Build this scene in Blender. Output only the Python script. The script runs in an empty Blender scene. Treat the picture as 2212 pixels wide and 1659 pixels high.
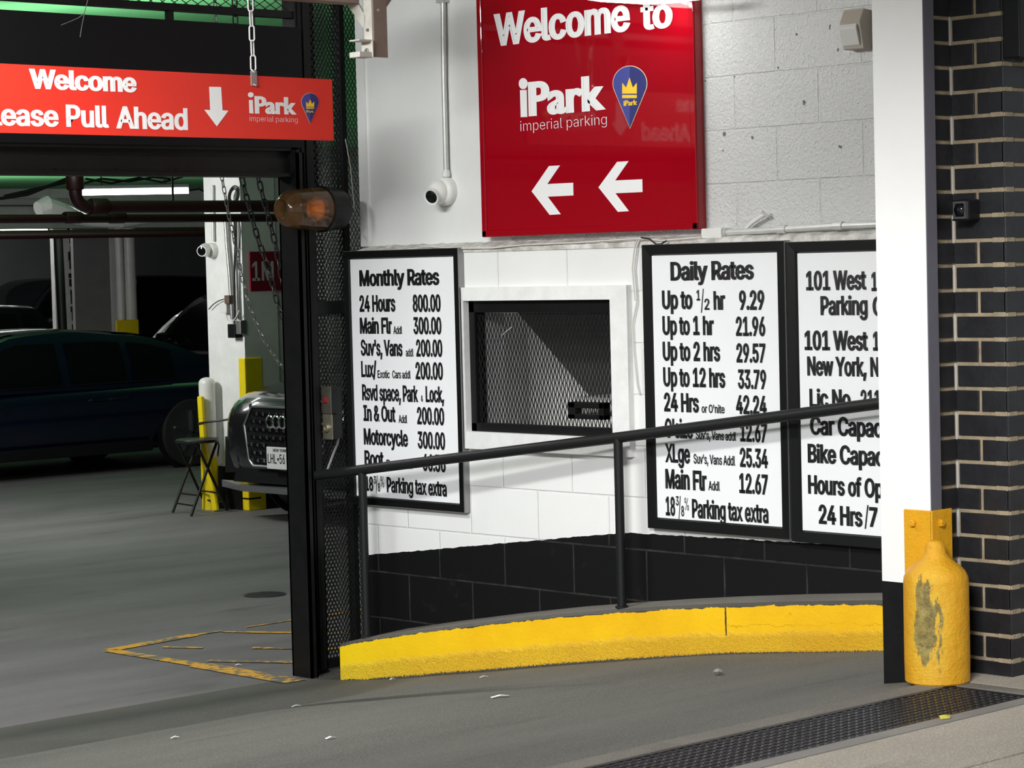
import bpy, bmesh, math, random
import numpy as np
from mathutils import Vector, Matrix
from mathutils.geometry import tessellate_polygon
random.seed(7)
S = bpy.context.scene
COL = S.collection
PI = math.pi

# ------------------------------------------------------------------ camera
CAMZ = 1.79                                  # eye height above the garage floor (floor = 0)
FPX = 5345.0
YAW, PITCH, ROLL = [math.radians(a) for a in (-43.605, -2.768, -1.4415)]
_cy, _sy = math.cos(YAW), math.sin(YAW)
_f = Vector((-_sy*math.cos(PITCH), _cy*math.cos(PITCH), math.sin(PITCH)))
_r = Vector((_cy, _sy, 0.0)); _u = _r.cross(_f)
_r2 = _r*math.cos(ROLL) + _u*math.sin(ROLL)
_u2 = -_r*math.sin(ROLL) + _u*math.cos(ROLL)
cd = bpy.data.cameras.new('camera'); cam = bpy.data.objects.new('camera', cd); COL.objects.link(cam)
cd.sensor_fit = 'HORIZONTAL'; cd.sensor_width = 36.0; cd.lens = FPX/2212.0*36.0
cd.clip_start = 0.05; cd.clip_end = 200
M4 = Matrix((( _r2.x, _u2.x, -_f.x, 0), (_r2.y, _u2.y, -_f.y, 0), (_r2.z, _u2.z, -_f.z, CAMZ), (0, 0, 0, 1)))
cam.matrix_world = M4
S.camera = cam

# ------------------------------------------------------------------ world and lights
S.view_settings.view_transform = 'Standard'; S.view_settings.look = 'None'
S.view_settings.exposure = 0.18; S.view_settings.gamma = 1.0
S.view_settings.use_curve_mapping = False
wd = bpy.data.worlds.new('world'); S.world = wd; wd.use_nodes = True
wd.node_tree.nodes['Background'].inputs[0].default_value = (0.93, 0.97, 1.0, 1)
wd.node_tree.nodes['Background'].inputs[1].default_value = 0.36

def area(name, loc, aim, sx, sy, watts, col=(1, 1, 1)):
    l = bpy.data.lights.new(name, 'AREA'); l.shape = 'RECTANGLE'; l.size = sx; l.size_y = sy
    l.energy = watts; l.color = col
    o = bpy.data.objects.new(name, l); COL.objects.link(o); o.location = loc
    o.rotation_euler = (Vector(aim)-Vector(loc)).to_track_quat('-Z', 'Y').to_euler()
    return o
area('street_daylight', (-3.5, -0.4, 5.5), (6.4, 5.6, 1.3), 2.4, 1.8, 1150, (0.99, 0.99, 1.0))
area('canopy_fill_light', (4.1, 7.1, 3.08), (6.2, 7.2, 0.9), 1.4, 0.2, 70, (0.97, 1.0, 0.98))  # unseen fill light under the soffit, lifts the shaded upper wall and panel
area('garage_tube_light', (8.6, 14.88, 2.62), (11.2, 14.88, 1.2), 0.2, 1.0, 105, (1.0, 0.975, 0.985))
area('gate_bay_light', (7.6, 11.3, 2.80), (7.9, 11.4, 3.27), 2.2, 0.4, 13, (0.98, 1.0, 0.98))  # unseen uplight added to brighten the green strip above the gate
area('floor_bay_light', (6.2, 10.6, 3.1), (6.4, 10.7, 0), 1.3, 0.2, 50, (1.0, 0.925, 0.96))  # unseen downlight, tinted pink to offset green bounce on the floor
area('left_row_streak_light', (9.7, 17.3, 2.5), (10.2, 17.6, 0), 1.4, 0.06, 16, (1.0, 0.99, 0.99))  # unseen long light added for streak reflections on the blue sedan
area('ceiling_glow', (13.4, 19.2, 2.10), (13.5, 19.4, 2.72), 5.0, 0.5, 20, (1.0, 1.0, 0.98))  # unseen uplight added to brighten the green ceiling
area('back_row_light', (14.5, 28.6, 2.55), (18.5, 31.0, 1.4), 1.3, 0.2, 70, (0.98, 1.0, 0.98))  # unseen light aimed at the rear wall to brighten it
area('back_column_light', (14.0, 23.4, 2.5), (16.5, 26.4, 1.3), 0.6, 0.2, 18, (0.98, 1.0, 0.98))
area('booth_fill_light', (7.45, 8.1, 0.9), (7.9, 7.3, 1.2), 0.2, 0.2, 3.0, (1.0, 1.0, 0.98))  # unseen fill light added to brighten the booth interior

# ------------------------------------------------------------------ measuring helpers
def ray(x, y): return _f + _r2*((x-1106)/FPX) - _u2*((y-829.5)/FPX)
CAM = Vector((0, 0, CAMZ))
def P(x, y, ax, val):                         # where the sight line meets the plane axis = val
    d = ray(x, y); return CAM + d*((val-CAM[ax])/d[ax])
def PL(x, y, a, b):                           # meets the upright plane X = a + b*Y
    d = ray(x, y); return CAM + d*(a/(d.x-b*d.y))

# ------------------------------------------------------------------ materials
MATS = {}
def mat(name, col, rough=0.6, metal=0.0, bump=0.0, bscale=60.0, var=0.0, vscale=3.0, col2=None, spec=0.5, coat=0.0, trans=0.0, emit=0.0, emc=None):
    if name in MATS: return MATS[name]
    m = bpy.data.materials.new(name); m.use_nodes = True; nt = m.node_tree; b = nt.nodes['Principled BSDF']
    b.inputs['Base Color'].default_value = (*col, 1); b.inputs['Roughness'].default_value = rough; b.inputs['Metallic'].default_value = metal
    b.inputs['Specular IOR Level'].default_value = spec
    if coat: b.inputs['Coat Weight'].default_value = coat; b.inputs['Coat Roughness'].default_value = 0.05
    if trans: b.inputs['Transmission Weight'].default_value = trans
    if emit: b.inputs['Emission Color'].default_value = (*(emc or col), 1); b.inputs['Emission Strength'].default_value = emit
    g = nt.nodes.new('ShaderNodeNewGeometry')
    if var or col2:
        n = nt.nodes.new('ShaderNodeTexNoise'); n.inputs['Scale'].default_value = vscale; n.inputs['Detail'].default_value = 6; n.inputs['Roughness'].default_value = 0.65
        nt.links.new(g.outputs['Position'], n.inputs['Vector'])
        r = nt.nodes.new('ShaderNodeValToRGB'); r.color_ramp.elements[0].position = 0.35; r.color_ramp.elements[1].position = 0.65
        c2 = col2 or tuple(max(0, c*(1-var)) for c in col)
        r.color_ramp.elements[0].color = (*c2, 1); r.color_ramp.elements[1].color = (*col, 1)
        nt.links.new(n.outputs['Fac'], r.inputs['Fac']); nt.links.new(r.outputs['Color'], b.inputs['Base Color'])
    if bump:
        n2 = nt.nodes.new('ShaderNodeTexNoise'); n2.inputs['Scale'].default_value = bscale; n2.inputs['Detail'].default_value = 4
        nt.links.new(g.outputs['Position'], n2.inputs['Vector'])
        bp = nt.nodes.new('ShaderNodeBump'); bp.inputs['Strength'].default_value = bump; bp.inputs['Distance'].default_value = 0.004
        nt.links.new(n2.outputs['Fac'], bp.inputs['Height']); nt.links.new(bp.outputs['Normal'], b.inputs['Normal'])
    MATS[name] = m; return m

class NT:
    def __init__(s, name):
        s.m = bpy.data.materials.new(name); s.m.use_nodes = True; s.nt = s.m.node_tree; s.b = s.nt.nodes['Principled BSDF']
        MATS[name] = s.m
    def n(s, t, **kw):
        x = s.nt.nodes.new(t)
        for k, v in kw.items(): setattr(x, k, v)
        return x
    def l(s, a, b): s.nt.links.new(a, b)
    def math(s, op, a, b=None, c=None):
        x = s.n('ShaderNodeMath', operation=op)
        for i, v in enumerate((a, b, c)):
            if v is None: continue
            if isinstance(v, (int, float)): x.inputs[i].default_value = v
            else: s.l(v, x.inputs[i])
        return x.outputs[0]
    def mix(s, f, a, b):
        x = s.n('ShaderNodeMix', data_type='RGBA')
        for i, v in ((0, f), (6, a), (7, b)):
            if isinstance(v, (int, float)): x.inputs[i].default_value = v
            elif isinstance(v, tuple): x.inputs[i].default_value = (*v, 1)
            else: s.l(v, x.inputs[i])
        return x.outputs[2]
    def noise(s, vec, scale, detail=4, rough=0.5):
        x = s.n('ShaderNodeTexNoise'); x.inputs['Scale'].default_value = scale; x.inputs['Detail'].default_value = detail; x.inputs['Roughness'].default_value = rough
        if vec is not None: s.l(vec, x.inputs['Vector'])
        return x.outputs['Fac']
    def ramp(s, f, p0, p1):
        x = s.n('ShaderNodeMapRange'); x.inputs[1].default_value = p0; x.inputs[2].default_value = p1; s.l(f, x.inputs[0]); return x.outputs[0]

def block_mat(name, white, wainscot, zj, yj, rough_noise, pits):
    """painted concrete block: joints 0.406 x 0.203, painted dado below the sloping line"""
    t = NT(name); g = t.n('ShaderNodeNewGeometry'); sep = t.n('ShaderNodeSeparateXYZ'); t.l(g.outputs['Position'], sep.inputs[0])
    X, Y, Z = sep.outputs
    cmb = t.n('ShaderNodeCombineXYZ'); t.l(t.math('SUBTRACT', yj, Y), cmb.inputs[0]); t.l(t.math('SUBTRACT', Z, zj), cmb.inputs[1])
    bk = t.n('ShaderNodeTexBrick'); bk.offset = 0.5
    for k, v in (('Scale', 1.0), ('Mortar Size', 0.0055), ('Mortar Smooth', 0.6), ('Brick Width', 0.406), ('Row Height', 0.203), ('Bias', 0.0)): bk.inputs[k].default_value = v
    t.l(cmb.outputs[0], bk.inputs['Vector'])
    joint = bk.outputs['Fac']
    big = t.noise(g.outputs['Position'], 1.7, 6, 0.6); fine = t.noise(g.outputs['Position'], 90, 5, 0.6); mid = t.noise(g.outputs['Position'], 9, 6, 0.7)
    jn = t.math('MULTIPLY', joint, t.ramp(mid, 0.3, 0.75))
    wc = t.mix(t.ramp(big, 0.35, 0.75), tuple(c*0.93 for c in white), white)
    wc = t.mix(t.math('MULTIPLY', jn, 0.10 if pits else 0.26), wc, (0.32, 0.31, 0.28))
    if wainscot:
        l1 = t.math('MULTIPLY_ADD', Y, -0.1242, 0.521+8.35*0.1242)
        l2 = t.math('MULTIPLY_ADD', Y, -0.02, 0.718+6.72*0.02)
        zb = t.math('ADD', t.math('MINIMUM', l1, l2), t.math('MULTIPLY', t.math('SUBTRACT', t.noise(g.outputs['Position'], 25, 3), 0.5), 0.012))
        low = t.math('LESS_THAN', Z, zb)
        bc = t.mix(t.math('MULTIPLY', jn, 0.55), (0.0050, 0.0050, 0.0056), (0.09, 0.086, 0.078))
        bc = t.mix(t.math('MULTIPLY', t.ramp(t.noise(g.outputs['Position'], 7, 8, 0.75), 0.6, 0.85), 0.25), bc, (0.10, 0.095, 0.09))
        wc = t.mix(low, wc, bc)
    if pits:
        v = t.n('ShaderNodeTexVoronoi'); v.inputs['Scale'].default_value = 13.0; t.l(g.outputs['Position'], v.inputs['Vector'])
        pit = t.math('LESS_THAN', v.outputs['Distance'], t.math('MULTIPLY', t.ramp(mid, 0.45, 0.66), 0.19))
        wc = t.mix(t.math('MULTIPLY', pit, 0.8), wc, (0.05, 0.05, 0.05))
    t.l(wc, t.b.inputs['Base Color']); t.b.inputs['Roughness'].default_value = 0.27 if rough_noise > 0.3 else 0.55; t.b.inputs['Specular IOR Level'].default_value = 0.5 if rough_noise > 0.3 else 0.2
    h = t.math('ADD', t.math('MULTIPLY', joint, -0.35 if pits else -1.0), t.math('MULTIPLY', fine, rough_noise))
    h = t.math('ADD', h, t.math('MULTIPLY', t.noise(g.outputs['Position'], 55, 4, 0.6), rough_noise*1.2))
    bp = t.n('ShaderNodeBump'); bp.inputs['Strength'].default_value = 0.9 if rough_noise > 0.3 else 0.55; bp.inputs['Distance'].default_value = 0.011 if rough_noise > 0.3 else 0.006
    t.l(h, bp.inputs['Height']); t.l(bp.outputs[0], t.b.inputs['Normal'])
    return t.m

def ground_mat(name, c1, c2, speck, rough=0.75, streak=False, stain=(0.03, 0.03, 0.03), stain_amt=0.5):
    t = NT(name); g = t.n('ShaderNodeNewGeometry'); pos = g.outputs['Position']
    vec = pos
    if streak:
        mp = t.n('ShaderNodeMapping'); mp.inputs['Scale'].default_value = (0.35, 1.3, 1); mp.inputs['Rotation'].default_value = (0, 0, 0.1); t.l(pos, mp.inputs[0]); vec = mp.outputs[0]
    a = t.noise(vec, 1.3, 7, 0.62); b = t.noise(vec, 3.1, 6, 0.6); f = t.noise(pos, 160, 3, 0.7); f2 = t.noise(pos, 420, 2, 0.5)
    col = t.mix(t.ramp(a, 0.33, 0.68), c2, c1)
    col = t.mix(t.math('MULTIPLY', t.ramp(b, 0.58, 0.78), stain_amt), col, stain)
    col = t.mix(t.math('MULTIPLY', t.ramp(f, 0.5, 0.8), speck), col, tuple(min(1, c*2.6+0.03) for c in c1))
    col = t.mix(t.math('MULTIPLY', t.ramp(f2, 0.55, 0.8), speck*0.8), col, tuple(c*0.3 for c in c2))
    t.l(col, t.b.inputs['Base Color']); t.b.inputs['Roughness'].default_value = rough; t.b.inputs['Specular IOR Level'].default_value = 0.35
    bp = t.n('ShaderNodeBump'); bp.inputs['Strength'].default_value = 0.5; bp.inputs['Distance'].default_value = 0.004
    t.l(t.math('ADD', f, f2), bp.inputs['Height']); t.l(bp.outputs[0], t.b.inputs['Normal'])
    return t.m

def yellow_paint(name, base, worn, wear0, wear1, bump=0.8, bsc=45, zband=None):
    """thick chipped road-yellow paint"""
    t = NT(name); g = t.n('ShaderNodeNewGeometry'); pos = g.outputs['Position']
    n1 = t.noise(pos, 3.0, 8, 0.7); n2 = t.noise(pos, bsc, 6, 0.7); n3 = t.noise(pos, 130, 4, 0.7)
    c = t.mix(t.ramp(n1, 0.35, 0.7), tuple(v*0.82 for v in base), base)
    c = t.mix(t.ramp(t.math('ADD', t.math('MULTIPLY', n1, 0.5), t.math('MULTIPLY', n2, 0.5)), wear0, wear1), c, worn)
    c = t.mix(t.math('MULTIPLY', t.ramp(n3, 0.62, 0.8), 0.35), c, tuple(v*0.45 for v in base))
    t.l(c, t.b.inputs['Base Color']); t.b.inputs['Roughness'].default_value = 0.38
    bp = t.n('ShaderNodeBump'); bp.inputs['Strength'].default_value = bump; bp.inputs['Distance'].default_value = 0.006
    t.l(t.math('ADD', n2, t.math('MULTIPLY', n3, 0.5)), bp.inputs['Height']); t.l(bp.outputs[0], t.b.inputs['Normal'])
    return t.m

WHITE = (0.80, 0.80, 0.785)
m_black = mat('black_enamel', (0.004, 0.0043, 0.0046), 0.42, 0, 0.12, 70, col2=(0.007, 0.007, 0.007), vscale=12, spec=0.25)
m_blackmesh = mat('black_mesh_steel', (0.008, 0.0085, 0.009), 0.42, 0.0)
m_rail = mat('black_rail_paint', (0.008, 0.009, 0.0088), 0.5, 0, 0.15, 90, spec=0.3)
m_frame = mat('black_anodised_frame', (0.005, 0.0055, 0.0055), 0.4, 0.0, 0.05, 60, spec=0.3)
m_alu = mat('brushed_aluminium_edge', (0.30, 0.30, 0.30), 0.4, 0.9)
m_panelw = mat('white_sign_panel', (0.84, 0.85, 0.86), 0.3, 0, 0, 1, var=0.02, vscale=2)
m_ink = mat('black_vinyl', (0.006, 0.006, 0.007), 0.45)
m_redsign = mat('gloss_red_acrylic', (0.30, 0.001, 0.0075), 0.04, 0, spec=0.5)
m_redhang = mat('orange_red_vinyl', (0.70, 0.028, 0.014), 0.42, 0, var=0.06, vscale=1.5)
m_whitevinyl = mat('white_vinyl', (0.83, 0.83, 0.83), 0.4)
m_navy = mat('emblem_blue', (0.045, 0.06, 0.28), 0.4)
m_navy2 = mat('emblem_deep_blue', (0.018, 0.026, 0.15), 0.4)
m_gold = mat('emblem_gold', (0.85, 0.55, 0.03), 0.4)
m_cream = mat('emblem_cream_edge', (0.85, 0.68, 0.42), 0.4)
m_wwood = mat('white_painted_wood', (0.80, 0.80, 0.785), 0.5, 0, 0.35, 35, var=0.10, vscale=14)
m_wmetal = mat('white_painted_metal', (0.72, 0.71, 0.68), 0.35, 0, 0.1, 60, var=0.08, vscale=8)
m_offw = mat('aged_white_enamel', (0.62, 0.60, 0.54), 0.4, 0, 0.15, 50, var=0.18, vscale=16)
m_tan = mat('tan_steel_and_shade', (0.24, 0.185, 0.15), 0.6, 0, 0.15, 50, var=0.15, vscale=14)  # canopy beam's tan, reused as painted-in shade on the bracket
m_galv = mat('painted_conduit', (0.60, 0.60, 0.58), 0.35, 0.3, 0.1, 60, var=0.12, vscale=20)
m_galv2 = mat('galvanised_steel', (0.45, 0.45, 0.44), 0.35, 0.8, 0.1, 60, var=0.2, vscale=20)
m_chrome = mat('chrome', (0.85, 0.85, 0.86), 0.08, 1.0)
m_camw = mat('camera_white_plastic', (0.74, 0.74, 0.71), 0.35)
m_lens = mat('camera_black_lens', (0.003, 0.003, 0.004), 0.06, spec=0.6)
def curb_paint():
    t = NT('curb_yellow'); g = t.n('ShaderNodeNewGeometry'); pos = g.outputs['Position']; at = t.n('ShaderNodeAttribute'); at.attribute_name = 'h'; h = at.outputs['Fac']
    sep = t.n('ShaderNodeSeparateXYZ'); t.l(pos, sep.inputs[0])
    n1 = t.noise(pos, 2.2, 7, 0.65); n2 = t.noise(pos, 60, 5, 0.7); n3 = t.noise(pos, 150, 4, 0.7); n4 = t.noise(pos, 14, 7, 0.75)
    low = t.ramp(t.math('ADD', h, t.math('MULTIPLY', t.math('SUBTRACT', n4, 0.5), 0.35)), 0.50, 0.40)   # gritty lower band
    c = t.mix(t.ramp(n1, 0.35, 0.68), (0.80, 0.43, 0.004), (0.93, 0.56, 0.006))
    c = t.mix(t.math('MULTIPLY', t.ramp(sep.outputs[1], 7.5, 8.2), 0.8), c, (0.90, 0.64, 0.008))      # newer lemon coat at the gate end
    c = t.mix(t.math('MULTIPLY', t.math('MULTIPLY', low, t.ramp(n3, 0.50, 0.68)), 0.6), c, (0.36, 0.18, 0.006))
    c = t.mix(t.math('MULTIPLY', t.ramp(n4, 0.66, 0.74), 0.6), c, (0.30, 0.15, 0.01))
    chip = t.math('LESS_THAN', t.math('ADD', h, t.math('MULTIPLY', t.math('SUBTRACT', n3, 0.5), 0.22)), 0.075)
    chip2 = t.math('GREATER_THAN', t.math('ADD', h, t.math('MULTIPLY', t.math('SUBTRACT', n4, 0.5), 0.16)), 0.985)
    c = t.mix(t.math('MAXIMUM', chip, chip2), c, (0.055, 0.052, 0.04))
    # casting joint and a long hairline crack
    jd = t.math('ABSOLUTE', t.math('ADD', t.math('SUBTRACT', sep.outputs[1], YJ), t.math('MULTIPLY', t.math('SUBTRACT', n4, 0.5), 0.02)))
    c = t.mix(t.math('MULTIPLY', t.math('LESS_THAN', jd, 0.004), t.math('GREATER_THAN', h, 0.42)), c, (0.09, 0.05, 0.02))
    cd = t.math('ABSOLUTE', t.math('ADD', t.math('SUBTRACT', h, 0.60), t.math('MULTIPLY', t.math('SUBTRACT', t.noise(pos, 5, 6, 0.7), 0.5), 0.5)))
    crack = t.math('MULTIPLY', t.math('LESS_THAN', cd, 0.007), t.math('LESS_THAN', sep.outputs[1], YJ))
    c = t.mix(t.math('MULTIPLY', t.math('MULTIPLY', crack, t.ramp(n1, 0.35, 0.6)), 0.6), c, (0.34, 0.16, 0.01))
    t.l(c, t.b.inputs['Base Color']); t.b.inputs['Roughness'].default_value = 0.42
    bp = t.n('ShaderNodeBump'); bp.inputs['Strength'].default_value = 0.9; bp.inputs['Distance'].default_value = 0.008
    hh = t.math('ADD', t.math('MULTIPLY', n4, 0.5), t.math('MULTIPLY', t.math('ADD', n2, n3), t.math('ADD', t.math('MULTIPLY', low, 0.8), 0.12)))
    t.l(t.math('SUBTRACT', hh, crack), bp.inputs['Height']); t.l(bp.outputs[0], t.b.inputs['Normal'])
    return t.m
YJ = P(1568, 1360, 0, 6.90).y
m_yel = curb_paint()
m_yelb = yellow_paint('guard_yellow', (0.74, 0.36, 0.006), (0.30, 0.22, 0.05), 0.60, 0.72, 0.7, 14)
m_yelg = mat('garage_guard_yellow', (0.80, 0.62, 0.005), 0.45, 0, 0.2, 25, var=0.1, vscale=8)
m_yline = yellow_paint('faded_line_yellow', (0.80, 0.42, 0.03), (0.14, 0.13, 0.115), 0.49, 0.53, 0.3, 22)
m_grey_edge = mat('grey_violet_edge', (0.12, 0.115, 0.14), 0.5, 0, 0.2, 30, var=0.12, vscale=7)  # grey-violet strip on the column's street-facing edge
m_chain_w = mat('white_chain', (0.80, 0.80, 0.80), 0.3, 0.2)
m_chain = mat('dull_steel_chain', (0.10, 0.10, 0.10), 0.4, 0.8)
m_green = mat('green_ceiling_paint', (0.20, 0.68, 0.27), 0.6, 0, 0.2, 12, var=0.12, vscale=2)
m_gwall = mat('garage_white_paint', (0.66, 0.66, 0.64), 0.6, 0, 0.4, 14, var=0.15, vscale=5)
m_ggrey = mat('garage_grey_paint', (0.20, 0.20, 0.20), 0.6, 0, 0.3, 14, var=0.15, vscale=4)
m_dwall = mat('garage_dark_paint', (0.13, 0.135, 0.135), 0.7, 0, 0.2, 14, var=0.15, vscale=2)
m_pipe = mat('oxblood_pipe_paint', (0.026, 0.005, 0.007), 0.4, 0, 0.2, 40, var=0.3, vscale=9)
m_tube = mat('lit_fluorescent_tube', (1, 1, 1), 0.4, emit=9.0, emc=(0.95, 1.0, 0.97))
m_tyre = mat('tyre_rubber', (0.010, 0.010, 0.010), 0.8)
m_rim = mat('dark_alloy', (0.22, 0.22, 0.23), 0.25, 0.9)
m_glass = mat('tinted_car_glass', (0.0025, 0.003, 0.0035), 0.05, spec=0.4)
m_carblue = mat('midnight_blue_paint', (0.002, 0.004, 0.014), 0.22, 0.0, coat=0.6)
m_carblack = mat('black_car_paint', (0.0025, 0.0025, 0.003), 0.22, 0.0, coat=0.7)
m_cargrey = mat('graphite_car_paint', (0.012, 0.012, 0.013), 0.2, 0.2, coat=1.0)
m_carwhite = mat('white_car_paint', (0.72, 0.72, 0.70), 0.25, 0.0, coat=1.0)
m_bplastic = mat('black_plastic', (0.006, 0.006, 0.007), 0.4, spec=0.3)
m_silver = mat('satin_silver_trim', (0.36, 0.37, 0.38), 0.3, 0.8)
m_amber = mat('amber_lens', (0.88, 0.46, 0.17), 0.10, trans=0.93, spec=0.7)
m_brass = mat('dull_brass_plate', (0.36, 0.33, 0.24), 0.35, 0.7, 0.1, 50, var=0.25, vscale=30)
m_redbtn = mat('red_button', (0.30, 0.01, 0.015), 0.4)
m_maroon = mat('maroon_sign', (0.20, 0.004, 0.018), 0.45)
m_foil = mat('crumpled_foil', (0.62, 0.62, 0.60), 0.35, 0.55, 1.0, 18)
m_cable = mat('black_cable', (0.006, 0.006, 0.006), 0.5)
m_wcable = mat('white_cable', (0.62, 0.61, 0.57), 0.5)
m_paper = mat('white_paper', (0.82, 0.82, 0.80), 0.7)
m_leaf = mat('yellow_green_leaf', (0.55, 0.52, 0.08), 0.6)
m_mortar = mat('sandy_mortar', (0.36, 0.29, 0.19), 0.9, 0, 0.6, 120, var=0.35, vscale=18)
m_brick = mat('black_glazed_brick', (0.017, 0.018, 0.020), 0.42, 0, 0.25, 45, col2=(0.010, 0.010, 0.012), vscale=11)
m_conc = ground_mat('kerb_concrete', (0.22, 0.205, 0.175), (0.15, 0.14, 0.12), 0.3)
m_side = ground_mat('sidewalk_concrete', (0.46, 0.41, 0.335), (0.31, 0.275, 0.225), 0.5, streak=True, stain=(0.12, 0.105, 0.085), stain_amt=0.5)
def asphalt():
    m = ground_mat('ramp_asphalt', (0.132, 0.130, 0.114), (0.082, 0.082, 0.072), 0.8, streak=True, stain=(0.040, 0.040, 0.037), stain_amt=0.55)
    t = NT.__new__(NT); t.m = m; t.nt = m.node_tree; t.b = t.nt.nodes['Principled BSDF']
    old = t.b.inputs['Base Color'].links[0].from_socket
    g = t.n('ShaderNodeNewGeometry'); sep = t.n('ShaderNodeSeparateXYZ'); t.l(g.outputs['Position'], sep.inputs[0]); X, Y, Z = sep.outputs
    wob = t.math('MULTIPLY', t.math('SUBTRACT', t.noise(g.outputs['Position'], 2.2, 5, 0.6), 0.5), 0.35)
    col = old
    # damp, dirty bands left where water runs along the foot of the ramp
    for (pa, pb, w0, w1, amt) in BANDS:
        a, b_ = pa, pb; L = (b_-a).length; d = (b_-a)/L
        u = t.math('ADD', t.math('MULTIPLY', t.math('SUBTRACT', X, a.x), d.x), t.math('MULTIPLY', t.math('SUBTRACT', Y, a.y), d.y))
        v = t.math('ADD', t.math('MULTIPLY', t.math('SUBTRACT', X, a.x), -d.y), t.math('MULTIPLY', t.math('SUBTRACT', Y, a.y), d.x))
        v = t.math('ABSOLUTE', t.math('ADD', v, t.math('MULTIPLY', wob, 0.4)))
        f = t.ramp(v, w0, w1); e = t.math('MULTIPLY', t.ramp(u, -0.5, 0.3), t.ramp(u, L+0.5, L-0.3))
        col = t.mix(t.math('MULTIPLY', t.math('MULTIPLY', f, e), amt), col, (0.034, 0.034, 0.031))
    ap = t.ramp(t.math('ADD', Y, t.math('MULTIPLY', wob, 0.3)), 7.72, 7.86)
    col = t.mix(t.math('MULTIPLY', ap, 0.55), col, (0.052, 0.052, 0.044))     # oily apron strip in front of the gate
    t.l(col, t.b.inputs['Base Color']); return m
def _g(x, y, z): p = P(x, y, 2, z); return Vector((p.x, p.y))
BANDS = [(_g(-60, 1622, -0.03), _g(730, 1480, -0.01), 0.20, 0.02, 0.85), (_g(230, 1596, 0.02), _g(560, 1558, 0.05), 0.10, 0.05, 0.75), (_g(540, 1560, 0.05), _g(990, 1548, 0.14), 0.09, 0.045, 0.8), (_g(640, 1556, 0.07), _g(1110, 1572, 0.14), 0.06, 0.03, 0.7)]
m_asph = asphalt()
m_floor = ground_mat('garage_concrete', (0.190, 0.180, 0.184), (0.118, 0.111, 0.112), 0.22, 0.62, streak=True, stain=(0.045, 0.043, 0.040), stain_amt=0.75)
m_iron = mat('worn_iron_grate', (0.045, 0.043, 0.046), 0.35, 0.5, 0.3, 80, var=0.3, vscale=40)
m_void = mat('drain_dark', (0.004, 0.004, 0.004), 0.9)
ZREF = 1.79
m_blk = block_mat('painted_block_lower', WHITE, True, 1.671, 8.08, 0.06, False)
m_blku = block_mat('painted_block_upper', (0.70, 0.70, 0.685), False, 1.671+0.2, 6.0, 0.95, True)
m_colw = mat('white_column_paint', (0.84, 0.835, 0.81), 0.45, 0, 0.15, 30, var=0.03, vscale=6)
m_wpanel = mat('white_smooth_panel', (0.78, 0.78, 0.77), 0.4, 0, 0.06, 20, var=0.05, vscale=3)

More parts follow.
